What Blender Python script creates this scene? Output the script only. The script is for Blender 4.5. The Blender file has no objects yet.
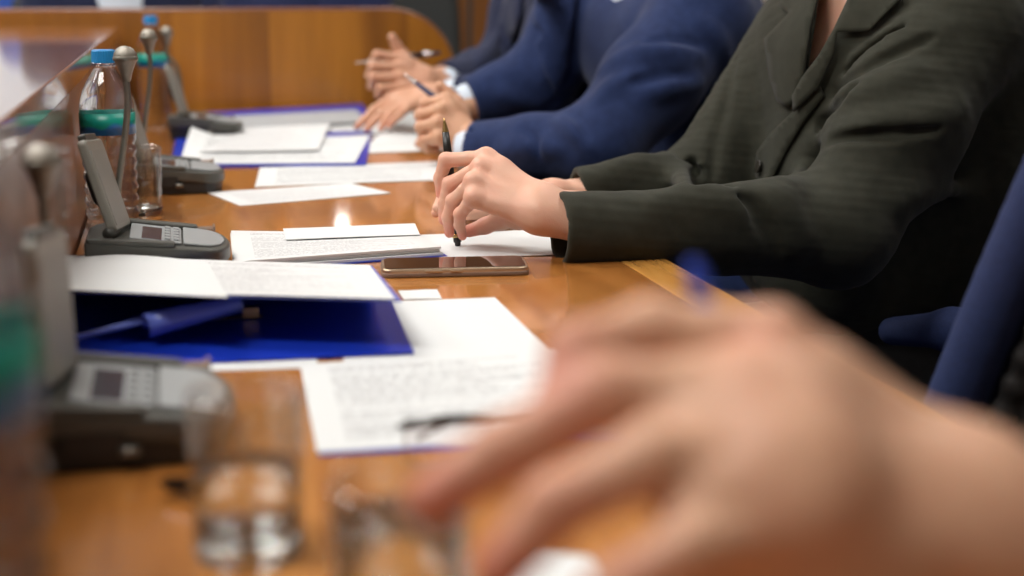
import bpy, bmesh, math, random
import numpy as np
from mathutils import Vector, Matrix
from mathutils.geometry import delaunay_2d_cdt

# ------------------------------------------------------------------ camera, world, lights
T = 0.75                                   # table height
EYE = T + 0.297
YAW, PIT, FPX = math.radians(13.2), math.radians(12.0), 1422.2
sc = bpy.context.scene
COL = sc.collection
cam_d = bpy.data.cameras.new('camera'); cam = bpy.data.objects.new('camera', cam_d); COL.objects.link(cam)
cam.location = (0, 0, EYE); cam.rotation_euler = (math.pi/2-PIT, 0, -YAW)
cam_d.lens = 50; cam_d.sensor_width = 36; cam_d.clip_start = .02; cam_d.clip_end = 60
cam_d.dof.use_dof = True; cam_d.dof.focus_distance = 1.62; cam_d.dof.aperture_fstop = 2.8
sc.camera = cam
sc.view_settings.view_transform = 'Standard'; sc.view_settings.look = 'None'
sc.view_settings.gamma = 1; sc.view_settings.use_curve_mapping = False
sc.view_settings.exposure = 0.08
sc.cycles.use_denoising = True
sc.cycles.max_bounces = 10; sc.cycles.transmission_bounces = 10; sc.cycles.transparent_max_bounces = 8
sc.cycles.sample_clamp_indirect = 6
w = bpy.data.worlds.new('world'); sc.world = w; w.use_nodes = True
w.node_tree.nodes['Background'].inputs[0].default_value = (.96, .98, 1, 1)
w.node_tree.nodes['Background'].inputs[1].default_value = 0.14

def area(name, loc, size, power, rot=(0, 0, 0), col=(1, .985, .955)):
    l = bpy.data.lights.new(name, 'AREA'); l.shape = 'RECTANGLE'; l.size, l.size_y = size
    l.energy = power; l.color = col
    o = bpy.data.objects.new(name, l); COL.objects.link(o); o.location = loc; o.rotation_euler = rot
    return o
LAMPS = [(-.9, .6), (-.9, 2.6), (-.9, 4.6), (1.3, 1.6), (1.3, 3.8), (-2.8, 1.6), (-2.8, 3.8)]
LAMP_POWER = [35, 35, 23, 8, 8, 28, 23]
for (x, y), p in zip(LAMPS, LAMP_POWER):
    area('ceiling_lamp_light', (x, y, 2.93), (1.15, .55), p)

# ------------------------------------------------------------------ helpers: camera rays into the place
Cn = np.array([0, 0, EYE])
FW = np.array([math.sin(YAW)*math.cos(PIT), math.cos(YAW)*math.cos(PIT), -math.sin(PIT)])
RT = np.array([math.cos(YAW), -math.sin(YAW), 0.]); UP = np.cross(RT, FW)
def ray(px, py): return FW + RT*(px-512)/FPX + UP*(288-py)/FPX
def at(px, py, z=None, Y=None, d=None):
    D = ray(px, py)
    t = (z-Cn[2])/D[2] if z is not None else (Y/D[1] if Y is not None else d)
    return Cn + D*t
def proj(P):
    v = P-Cn; wz = v@FW
    return 512+FPX*(v@RT)/wz, 288-FPX*(v@UP)/wz, wz

# ------------------------------------------------------------------ helpers: objects
def tag(o, label=None, cat=None, group=None, kind=None):
    if label: o['label'] = label
    if cat: o['category'] = cat
    if group: o['group'] = group
    if kind: o['kind'] = kind
    return o
def empty(name, loc=(0, 0, 0), rz=0):
    o = bpy.data.objects.new(name, None); COL.objects.link(o); o.location = loc; o.rotation_euler = (0, 0, rz)
    o.empty_display_size = .05
    return o
def link_mesh(name, me, mat, parent=None, smooth=False):
    o = bpy.data.objects.new(name, me); COL.objects.link(o)
    if mat is not None:
        for m in (mat if isinstance(mat, (list, tuple)) else [mat]): me.materials.append(m)
    if smooth: me.polygons.foreach_set('use_smooth', [True]*len(me.polygons))
    if parent is not None: o.parent = parent
    return o
def obj(name, bm, mat, parent=None, smooth=False, bevel=0, seg=2):
    me = bpy.data.meshes.new(name)
    bmesh.ops.recalc_face_normals(bm, faces=bm.faces)
    bm.to_mesh(me); bm.free()
    o = link_mesh(name, me, mat, parent, smooth)
    if bevel:
        m = o.modifiers.new('bevel', 'BEVEL'); m.width = bevel; m.segments = seg; m.limit_method = 'ANGLE'; m.angle_limit = math.radians(35)
        me.polygons.foreach_set('use_smooth', [True]*len(me.polygons))
        o.modifiers.new('wn', 'WEIGHTED_NORMAL')
    return o
def copy_tree(o, parent=None):
    c = o.copy(); COL.objects.link(c)
    if parent is not None: c.parent = parent
    for ch in list(o.children): copy_tree(ch, c)
    return c
def add_box(bm, lo, hi, M=None):
    vs = [bm.verts.new((x, y, z)) for x in (lo[0], hi[0]) for y in (lo[1], hi[1]) for z in (lo[2], hi[2])]
    for f in ((0, 1, 3, 2), (4, 6, 7, 5), (0, 4, 5, 1), (2, 3, 7, 6), (0, 2, 6, 4), (1, 5, 7, 3)):
        bm.faces.new([vs[i] for i in f])
    if M is not None:
        for v in vs: v.co = M @ v.co
    return vs
def add_prism(bm, pts, z0, z1, M=None):
    """extrude a 2D outline; z0/z1 may be functions of (x,y)"""
    f0 = z0 if callable(z0) else (lambda x, y: z0); f1 = z1 if callable(z1) else (lambda x, y: z1)
    a = [bm.verts.new((x, y, f0(x, y))) for x, y in pts]; b = [bm.verts.new((x, y, f1(x, y))) for x, y in pts]
    n = len(pts)
    bm.faces.new(a[::-1]); bm.faces.new(b)
    for i in range(n): bm.faces.new((a[i], a[(i+1) % n], b[(i+1) % n], b[i]))
    if M is not None:
        for v in a+b: v.co = M @ v.co
def add_lathe(bm, prof, n=40, c=(0, 0, 0), closed=False):
    rings = []
    for r, z in prof:
        if r < 1e-6: rings.append([bm.verts.new((c[0], c[1], c[2]+z))])
        else: rings.append([bm.verts.new((c[0]+r*math.cos(2*math.pi*i/n), c[1]+r*math.sin(2*math.pi*i/n), c[2]+z)) for i in range(n)])
    pairs = list(zip(rings[:-1], rings[1:])) + ([(rings[-1], rings[0])] if closed else [])
    for A, B in pairs:
        for i in range(n):
            j = (i+1) % n
            if len(A) == 1 and len(B) == 1: continue
            if len(A) == 1: bm.faces.new((A[0], B[j], B[i]))
            elif len(B) == 1: bm.faces.new((A[i], A[j], B[0]))
            else: bm.faces.new((A[i], A[j], B[j], B[i]))
def add_tube(bm, pts, r, n=12, cap=True):
    pts = [Vector(p) for p in pts]; rs = r if isinstance(r, (list, tuple)) else [r]*len(pts)
    t0 = (pts[1]-pts[0]).normalized(); u = t0.orthogonal().normalized(); rings = []
    for i, p in enumerate(pts):
        t = (pts[min(i+1, len(pts)-1)]-pts[max(i-1, 0)]).normalized()
        u = (u-t*u.dot(t)).normalized(); v = t.cross(u)
        rings.append([bm.verts.new(p+(u*math.cos(2*math.pi*k/n)+v*math.sin(2*math.pi*k/n))*rs[i]) for k in range(n)])
    for A, B in zip(rings[:-1], rings[1:]):
        for k in range(n): bm.faces.new((A[k], A[(k+1) % n], B[(k+1) % n], B[k]))
    if cap: bm.faces.new(rings[0][::-1]); bm.faces.new(rings[-1])
def smooth_path(pts, n=8):
    """Catmull-Rom through the points"""
    P = [np.array(p, float) for p in pts]; P = [2*P[0]-P[1]]+P+[2*P[-1]-P[-2]]; out = []
    for i in range(1, len(P)-2):
        for k in range(n):
            t = k/n
            out.append(.5*((2*P[i])+(-P[i-1]+P[i+1])*t+(2*P[i-1]-5*P[i]+4*P[i+1]-P[i+2])*t*t+(-P[i-1]+3*P[i]-3*P[i+1]+P[i+2])*t**3))
    out.append(P[-2]); return out
def rrect(x0, y0, x1, y1, r, n=5):
    out = []
    for cx, cy, a in ((x1-r, y0+r, -90), (x1-r, y1-r, 0), (x0+r, y1-r, 90), (x0+r, y0+r, 180)):
        for k in range(n+1):
            t = math.radians(a+90*k/n); out.append((cx+r*math.cos(t), cy+r*math.sin(t)))
    return out

# ------------------------------------------------------------------ helpers: materials
def mat(name, col, rough=.5, metal=0, **kw):
    m = bpy.data.materials.new(name); m.use_nodes = True; nt = m.node_tree; b = nt.nodes['Principled BSDF']
    b.inputs['Base Color'].default_value = (*col, 1); b.inputs['Roughness'].default_value = rough; b.inputs['Metallic'].default_value = metal
    for k, v in kw.items(): b.inputs[k.replace('_', ' ')].default_value = v
    return m
def N(m, t, **kw):
    n = m.node_tree.nodes.new(t)
    for k, v in kw.items(): setattr(n, k, v)
    return n
def L(m, a, b): m.node_tree.links.new(a, b)
def bsdf(m): return m.node_tree.nodes['Principled BSDF']
def ramp(m, stops):
    r = N(m, 'ShaderNodeValToRGB'); e = r.color_ramp.elements
    while len(e) < len(stops): e.new(.5)
    for el, (p, c) in zip(e, stops): el.position = p; el.color = (*c, 1)
    return r
def noise_var(m, scale, c0, c1, detail=4, stretch=(1, 1, 1), bump=0, bscale=None, dist=.002):
    tc = N(m, 'ShaderNodeTexCoord'); mp = N(m, 'ShaderNodeMapping'); mp.inputs['Scale'].default_value = stretch
    L(m, tc.outputs['Object'], mp.inputs[0])
    nz = N(m, 'ShaderNodeTexNoise'); nz.inputs['Scale'].default_value = scale; nz.inputs['Detail'].default_value = detail
    L(m, mp.outputs[0], nz.inputs['Vector'])
    r = ramp(m, [(.3, c0), (.7, c1)]); L(m, nz.outputs['Fac'], r.inputs[0]); L(m, r.outputs[0], bsdf(m).inputs['Base Color'])
    if bump:
        n2 = N(m, 'ShaderNodeTexNoise'); n2.inputs['Scale'].default_value = bscale or scale; n2.inputs['Detail'].default_value = 5
        L(m, mp.outputs[0], n2.inputs['Vector'])
        bp = N(m, 'ShaderNodeBump'); bp.inputs['Strength'].default_value = bump; bp.inputs['Distance'].default_value = dist
        L(m, n2.outputs['Fac'], bp.inputs['Height']); L(m, bp.outputs[0], bsdf(m).inputs['Normal'])
    return m
def wood(name, cols, plank, axis='y', rough=.2, coat=.5, grain=(60, 2.5, 60), edge=None):
    """veneer: planks across one axis with streaky grain along the other"""
    m = mat(name, cols[1], rough); b = bsdf(m)
    b.inputs['Coat Weight'].default_value = coat; b.inputs['Coat Roughness'].default_value = .06
    tc = N(m, 'ShaderNodeTexCoord'); sp = N(m, 'ShaderNodeSeparateXYZ'); L(m, tc.outputs['Object'], sp.inputs[0])
    ax = {'x': 0, 'y': 1, 'z': 2}[axis]
    dv = N(m, 'ShaderNodeMath', operation='DIVIDE'); dv.inputs[1].default_value = plank; L(m, sp.outputs[ax], dv.inputs[0])
    fl = N(m, 'ShaderNodeMath', operation='FLOOR'); L(m, dv.outputs[0], fl.inputs[0])
    wn = N(m, 'ShaderNodeTexWhiteNoise', noise_dimensions='1D'); L(m, fl.outputs[0], wn.inputs['W'])
    mp = N(m, 'ShaderNodeMapping'); mp.inputs['Scale'].default_value = grain; L(m, tc.outputs['Object'], mp.inputs[0])
    off = N(m, 'ShaderNodeVectorMath', operation='ADD'); L(m, mp.outputs[0], off.inputs[0]); L(m, wn.outputs['Color'], off.inputs[1])
    sc_ = N(m, 'ShaderNodeVectorMath', operation='SCALE'); sc_.inputs['Scale'].default_value = 9; L(m, wn.outputs['Color'], sc_.inputs[0]); L(m, sc_.outputs[0], off.inputs[1])
    nz = N(m, 'ShaderNodeTexNoise'); nz.inputs['Scale'].default_value = 1; nz.inputs['Detail'].default_value = 6; nz.inputs['Roughness'].default_value = .6; nz.inputs['Distortion'].default_value = .6
    L(m, off.outputs[0], nz.inputs['Vector'])
    mx = N(m, 'ShaderNodeMath', operation='MULTIPLY_ADD'); mx.inputs[1].default_value = .34; L(m, wn.outputs['Value'], mx.inputs[0])
    s2 = N(m, 'ShaderNodeMath', operation='MULTIPLY'); s2.inputs[1].default_value = .75; L(m, nz.outputs['Fac'], s2.inputs[0]); L(m, s2.outputs[0], mx.inputs[2])
    r = ramp(m, [(.25, cols[0]), (.52, cols[1]), (.8, cols[2])]); L(m, mx.outputs[0], r.inputs[0]); L(m, r.outputs[0], b.inputs['Base Color'])
    return m
def glass(name, ior=1.5, col=(1, 1, 1), rough=0):
    m = bpy.data.materials.new(name); m.use_nodes = True; nt = m.node_tree; nt.nodes.remove(nt.nodes['Principled BSDF'])
    g = nt.nodes.new('ShaderNodeBsdfGlass'); g.inputs['IOR'].default_value = ior; g.inputs['Color'].default_value = (*col, 1); g.inputs['Roughness'].default_value = rough
    nt.links.new(g.outputs[0], nt.nodes['Material Output'].inputs[0]); return m
def emit(name, col, s):
    m = bpy.data.materials.new(name); m.use_nodes = True; b = bsdf(m)
    b.inputs['Base Color'].default_value = (*col, 1); b.inputs['Emission Color'].default_value = (*col, 1); b.inputs['Emission Strength'].default_value = s; return m

def clear(name, ior, refr, col):
    """clear glass or water: part bends the light, part lets it straight through a thin wall, with Fresnel gloss"""
    m = glass(name, ior, col); nt = m.node_tree; g = [n for n in nt.nodes if n.type == 'BSDF_GLASS'][0]
    tr = nt.nodes.new('ShaderNodeBsdfTransparent'); tr.inputs[0].default_value = (*col, 1)
    gl = nt.nodes.new('ShaderNodeBsdfGlossy'); gl.inputs['Roughness'].default_value = .01
    lw = nt.nodes.new('ShaderNodeLayerWeight'); pw = nt.nodes.new('ShaderNodeMath'); pw.operation = 'POWER'; pw.inputs[1].default_value = 4; nt.links.new(lw.outputs['Facing'], pw.inputs[0])
    fr = nt.nodes.new('ShaderNodeMath'); fr.operation = 'MULTIPLY_ADD'; fr.inputs[1].default_value = .75; fr.inputs[2].default_value = .07; nt.links.new(pw.outputs[0], fr.inputs[0])
    m1 = nt.nodes.new('ShaderNodeMixShader'); nt.links.new(fr.outputs[0], m1.inputs[0]); nt.links.new(tr.outputs[0], m1.inputs[1]); nt.links.new(gl.outputs[0], m1.inputs[2])
    m2 = nt.nodes.new('ShaderNodeMixShader'); m2.inputs[0].default_value = refr; nt.links.new(m1.outputs[0], m2.inputs[1]); nt.links.new(g.outputs[0], m2.inputs[2])
    nt.links.new(m2.outputs[0], nt.nodes['Material Output'].inputs[0]); return m

M = {}
M['table'] = wood('table_veneer', [(.29, .100, .020), (.45, .175, .040), (.59, .265, .075)], .31, 'x', .16, .7, (34, 3, 30))
M['table_edge'] = wood('table_banding', [(.34, .12, .02), (.50, .22, .045), (.62, .30, .07)], .5, 'y', .2, .6, (60, 3, 60))
M['panel'] = wood('panel_veneer', [(.19, .068, .008), (.32, .120, .012), (.46, .185, .020)], .115, 'x', .32, .25, (20, 20, 1.6))
M['counter'] = wood('counter_veneer', [(.22, .075, .026), (.34, .125, .045), (.44, .18, .07)], .6, 'y', .14, .9, (20, 2, 20))
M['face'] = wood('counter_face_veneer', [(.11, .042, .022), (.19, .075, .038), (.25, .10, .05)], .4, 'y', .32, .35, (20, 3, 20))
M['wall_wood'] = wood('wall_wood', [(.22, .07, .008), (.33, .11, .012), (.42, .15, .02)], .5, 'x', .45, .15, (14, 14, 1.2))
M['plaster'] = noise_var(mat('plaster', (.7, .67, .62), .9), 3, (.66, .63, .58), (.72, .69, .64))
M['carpet'] = noise_var(mat('carpet', (.05, .045, .045), .95), 60, (.035, .03, .03), (.07, .06, .055))
M['ceil'] = noise_var(mat('ceiling_tile', (.75, .74, .7), .9), 20, (.72, .71, .68), (.78, .77, .73))
M['grey'] = noise_var(mat('grey_plastic', (.07, .07, .06), .42), 40, (.064, .064, .055), (.074, .074, .064), bump=.05, bscale=900, dist=.0004)
M['light_grey'] = mat('light_grey_plastic', (.30, .315, .32), .4)
M['mid_grey'] = noise_var(mat('mid_grey_plastic', (.25, .245, .21), .4), 30, (.24, .235, .2), (.26, .255, .22))
M['dark'] = mat('dark_plastic', (.018, .017, .016), .45)
M['lcd'] = mat('lcd_glass', (.055, .055, .07), .12)
M['grille'] = noise_var(mat('mic_grille', (.26, .24, .2), .28, .8), 30, (.22, .20, .17), (.30, .28, .24), bump=.6, bscale=1400, dist=.001)
M['stem'] = mat('stem_metal', (.22, .21, .18), .35, .8)
M['black'] = mat('black_lacquer', (.008, .008, .009), .15, Coat_Weight=.5)
M['gold'] = mat('pen_gold', (.62, .42, .17), .25, 1)
M['chrome'] = mat('chrome', (.75, .75, .76), .15, 1)
M['cap'] = mat('cap_blue', (.01, .22, .52), .35)
M['pet'] = clear('bottle_plastic', 1.30, .55, (.97, .985, 1))
M['glass'] = clear('tumbler_glass', 1.45, .12, (.98, .99, .985))
M['glass_base'] = clear('tumbler_base_glass', 1.45, 1.0, (.98, .99, .985))
M['water'] = clear('water', 1.33, .85, (.985, .995, 1))
M['blue_folder'] = mat('blue_folder_plastic', (.008, .032, .40), .3)
bsdf(M['blue_folder']).inputs['Specular IOR Level'].default_value = .3
M['blue_sleeve'] = mat('translucent_blue_film', (.12, .17, .56), .25)
M['phone_gold'] = mat('phone_gold_metal', (.50, .38, .26), .28, .85)
M['phone_glass'] = mat('phone_screen', (.03, .02, .018), .04, Coat_Weight=1)
M['navy_fabric'] = noise_var(mat('navy_upholstery', (.009, .02, .08), .85), 300, (.008, .018, .075), (.012, .026, .10), bump=.3, bscale=900, dist=.0006)
M['leather'] = mat('black_leather', (.012, .011, .011), .5)
M['charcoal'] = noise_var(mat('charcoal_upholstery', (.02, .022, .022), .85), 200, (.016, .018, .018), (.026, .028, .027))
M['red_tie'] = mat('red_tie_silk', (.30, .02, .02), .5)
M['shirt'] = mat('shirt_cotton', (.62, .70, .80), .8)
M['white_shirt'] = mat('white_shirt_cotton', (.75, .74, .70), .8)
M['frame_white'] = mat('white_frame', (.75, .75, .72), .4)
def paper_mat(name, text=True, tint=(.68, .70, .70), ink=.30, seed=0.):
    m = mat(name, tint, .55); b = bsdf(m); b.inputs['Specular IOR Level'].default_value = .3
    if not text: return m
    uv = N(m, 'ShaderNodeUVMap'); sp = N(m, 'ShaderNodeSeparateXYZ'); L(m, uv.outputs[0], sp.inputs[0])
    def math_(op, a, bb=None, c=None):
        n = N(m, 'ShaderNodeMath', operation=op)
        for i, v in enumerate((a, bb, c)):
            if v is None: continue
            if isinstance(v, (int, float)): n.inputs[i].default_value = v
            else: L(m, v, n.inputs[i])
        return n.outputs[0]
    u, v = sp.outputs[0], sp.outputs[1]
    row = math_('MULTIPLY', v, 46.); fr = math_('FRACT', row); fl = math_('FLOOR', row)
    line = math_('LESS_THAN', fr, .42)
    cb = N(m, 'ShaderNodeCombineXYZ'); L(m, math_('MULTIPLY', u, 70.), cb.inputs[0]); L(m, math_('MULTIPLY_ADD', fl, 7.31, seed), cb.inputs[1])
    nz = N(m, 'ShaderNodeTexNoise'); nz.inputs['Scale'].default_value = 1.; nz.inputs['Detail'].default_value = 1; L(m, cb.outputs[0], nz.inputs['Vector'])
    word = math_('GREATER_THAN', nz.outputs['Fac'], .44)
    wn = N(m, 'ShaderNodeTexWhiteNoise', noise_dimensions='1D'); L(m, math_('ADD', fl, seed), wn.inputs['W'])
    full = math_('LESS_THAN', u, math_('MULTIPLY_ADD', wn.outputs['Value'], .5, .55))
    mg = math_('MULTIPLY', math_('MULTIPLY', math_('GREATER_THAN', u, .1), math_('LESS_THAN', u, .9)), math_('MULTIPLY', math_('GREATER_THAN', v, .07), math_('LESS_THAN', v, .93)))
    keep = math_('GREATER_THAN', wn.outputs['Value'], .12)
    fac = math_('MULTIPLY', math_('MULTIPLY', math_('MULTIPLY', line, word), math_('MULTIPLY', full, mg)), keep)
    mx = N(m, 'ShaderNodeMix', data_type='RGBA'); L(m, fac, mx.inputs['Factor'])
    mx.inputs['A'].default_value = (*tint, 1); mx.inputs['B'].default_value = (ink, ink, ink+.01, 1)
    L(m, mx.outputs['Result'], b.inputs['Base Color']); return m
M['paper'] = paper_mat('blank_paper', False)
M['paper_text'] = paper_mat('printed_paper')
M['paper_text2'] = paper_mat('printed_page', True, (.68, .69, .69), .40, 3.3)

def cloth(name, c0, c1, weave=1400, bump=.35, rough=.85, sheen=.3, plaid=0):
    m = mat(name, c0, rough); b = bsdf(m); b.inputs['Sheen Weight'].default_value = sheen; b.inputs['Sheen Roughness'].default_value = .5
    b.inputs['Specular IOR Level'].default_value = .2
    noise_var(m, 60, c0, c1, 6, (1, 1, 1), bump, weave, .0006)
    return m
M['olive'] = cloth('dark_olive_crepe', (.0225, .0235, .0155), (.031, .0315, .0215), 1300, .35, .85, .06)
M['olive_lapel'] = M['olive']
M['blue_suit'] = cloth('blue_wool', (.010, .021, .075), (.016, .031, .100), 1500, .3, .88, .10)
M['navy_suit'] = cloth('navy_grey_wool', (.014, .018, .046), (.020, .026, .062), 1500, .3, .88, .1)
M['dark_suit'] = cloth('dark_navy_wool', (.010, .014, .040), (.016, .022, .058), 1500, .3, .85, .1)
M['bright_suit'] = cloth('royal_blue_wool', (.02, .06, .27), (.03, .08, .34), 1500, .3, .85, .2)
M['navy_suit2'] = cloth('navy_wool', (.012, .018, .06), (.018, .026, .08), 1500, .3, .85, .1)
M['trousers'] = cloth('black_trouser_wool', (.010, .010, .011), (.015, .015, .016), 1500, .2)
M['shoe'] = mat('black_shoe_leather', (.01, .01, .01), .3)
M['button'] = mat('dark_horn_button', (.03, .026, .02), .3)
def skin_mat(name, base, red):
    m = mat(name, base, .48); b = bsdf(m)
    b.inputs['Subsurface Weight'].default_value = .12; b.inputs['Subsurface Radius'].default_value = (1, .35, .18); b.inputs['Subsurface Scale'].default_value = .006
    b.inputs['Specular IOR Level'].default_value = .4
    at_ = N(m, 'ShaderNodeAttribute', attribute_name='blush')
    tc = N(m, 'ShaderNodeTexCoord'); nz = N(m, 'ShaderNodeTexNoise'); nz.inputs['Scale'].default_value = 45; nz.inputs['Detail'].default_value = 4; L(m, tc.outputs['Object'], nz.inputs['Vector'])
    ad = N(m, 'ShaderNodeMath', operation='MULTIPLY_ADD'); ad.inputs[1].default_value = .55; ad.inputs[2].default_value = -.15; L(m, nz.outputs['Fac'], ad.inputs[0])
    a2 = N(m, 'ShaderNodeMath', operation='ADD', use_clamp=True); L(m, ad.outputs[0], a2.inputs[0]); L(m, at_.outputs['Fac'], a2.inputs[1])
    mx = N(m, 'ShaderNodeMix', data_type='RGBA'); L(m, a2.outputs[0], mx.inputs['Factor'])
    mx.inputs['A'].default_value = (*base, 1); mx.inputs['B'].default_value = (*red, 1); L(m, mx.outputs['Result'], b.inputs['Base Color'])
    vo = N(m, 'ShaderNodeTexVoronoi'); vo.inputs['Scale'].default_value = 700; L(m, tc.outputs['Object'], vo.inputs['Vector'])
    n2 = N(m, 'ShaderNodeTexNoise'); n2.inputs['Scale'].default_value = 220; n2.inputs['Detail'].default_value = 5; L(m, tc.outputs['Object'], n2.inputs['Vector'])
    s = N(m, 'ShaderNodeMath', operation='MULTIPLY_ADD'); s.inputs[1].default_value = .35; L(m, vo.outputs['Distance'], s.inputs[0]); L(m, n2.outputs['Fac'], s.inputs[2])
    bp = N(m, 'ShaderNodeBump'); bp.inputs['Strength'].default_value = .3; bp.inputs['Distance'].default_value = .0008
    L(m, s.outputs[0], bp.inputs['Height']); L(m, bp.outputs[0], b.inputs['Normal']); return m
M['skin_f'] = skin_mat('skin_light', (.70, .42, .30), (.70, .25, .18))
M['skin_m'] = skin_mat('skin_tan', (.60, .34, .21), (.58, .24, .16))
M['skin_h'] = skin_mat('skin_ruddy', (.62, .365, .235), (.54, .19, .12))
M['skin_n'] = skin_mat('skin_warm', (.58, .32, .205), (.56, .22, .14))
M['hair_brown'] = noise_var(mat('hair_brown', (.05, .025, .012), .5), 90, (.03, .014, .007), (.08, .042, .02), stretch=(1, 1, .1), bump=.8, bscale=160, dist=.004)
M['hair_dark'] = noise_var(mat('hair_dark', (.02, .014, .01), .5), 90, (.012, .008, .006), (.035, .024, .016), stretch=(1, 1, .1), bump=.8, bscale=160, dist=.004)
M['eye'] = mat('eye_white', (.75, .72, .68), .2)
M['iris'] = mat('iris_brown', (.04, .02, .01), .15)
M['lip'] = mat('lip', (.45, .16, .13), .45)

# ------------------------------------------------------------------ helpers: smooth solid modelling on a grid (surface nets)
def cap(a, b, ra, rb=None, k=.01): return ('c', np.array(a, float), np.array(b, float), ra, ra if rb is None else rb, k)
def ell(c, r, k=.01, R=None): return ('e', np.array(c, float), np.array(r, float), np.eye(3) if R is None else R, 0, k)
def cut(a, b, ra, rb=None, k=.01): return ('x', np.array(a, float), np.array(b, float), ra, ra if rb is None else rb, k)
def half(pt, n, k=.002): n = np.array(n, float); return ('x', 'h', np.array(pt, float), n/np.linalg.norm(n), 0, k)
def prim(P, p):
    if isinstance(p[1], str): return -((P-p[2])@p[3])
    if p[0] == 'e':
        q = ((P-p[1])@p[3])/p[2]; l = np.sqrt((q*q).sum(1))+1e-9; g = np.sqrt(((q/p[2])**2).sum(1))+1e-9
        return l*(l-1)/g
    a, b = p[1], p[2]; ab = b-a; t = np.clip(((P-a)@ab)/max(ab@ab, 1e-12), 0, 1)
    return np.sqrt((((P-a)-t[:, None]*ab)**2).sum(1))-(p[3]+(p[4]-p[3])*t)
def smin(a, b, k):
    if k < 1e-6: return np.minimum(a, b)
    h = np.maximum(k-np.abs(a-b), 0)/k; return np.minimum(a, b)-h*h*k*.25
def field(groups, post=None, creases=(), kc=.012):
    """groups: list of (k_group, [prims]); prims blended in a group, groups blended together"""
    def f(P, near=None):
        def far_(p, m):
            if near is None or isinstance(p[1], str): return False
            v = prim(near[0], p)[0]
            return v*(.6 if p[0] == 'e' else 1)-near[1] > near[2]+m
        tot = None
        for kg, ps in groups:
            d = None; cuts = []
            for p in ps:
                if far_(p, p[5]+kg): continue
                if p[0] == 'x': cuts.append(p); continue
                q = prim(P, p); d = q if d is None else smin(d, q, p[5])
            if d is None: continue
            for p in cuts: d = -smin(-d, prim(P, p), p[5])
            tot = d if tot is None else smin(tot, d, kg)
        if tot is None: return np.full(len(P), 9.)
        for st in creases:
            st = [c for c in st if not far_(c, kc)]
            if not st: continue
            q = prim(P, st[0])
            for c in st[1:]: q = np.minimum(q, prim(P, c))
            tot = -smin(-tot, q, kc)
        if post is not None: tot = post(P, tot)
        return tot
    return f
def evalf(f, P, n=400000):
    return np.concatenate([f(P[i:i+n]) for i in range(0, len(P), n)]) if len(P) else np.zeros(0)
def grad(f, P, e):
    g = np.stack([evalf(f, P+np.eye(3)[i]*e)-evalf(f, P-np.eye(3)[i]*e) for i in range(3)], 1)
    return g/(np.linalg.norm(g, axis=1)[:, None]+1e-9)
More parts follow.
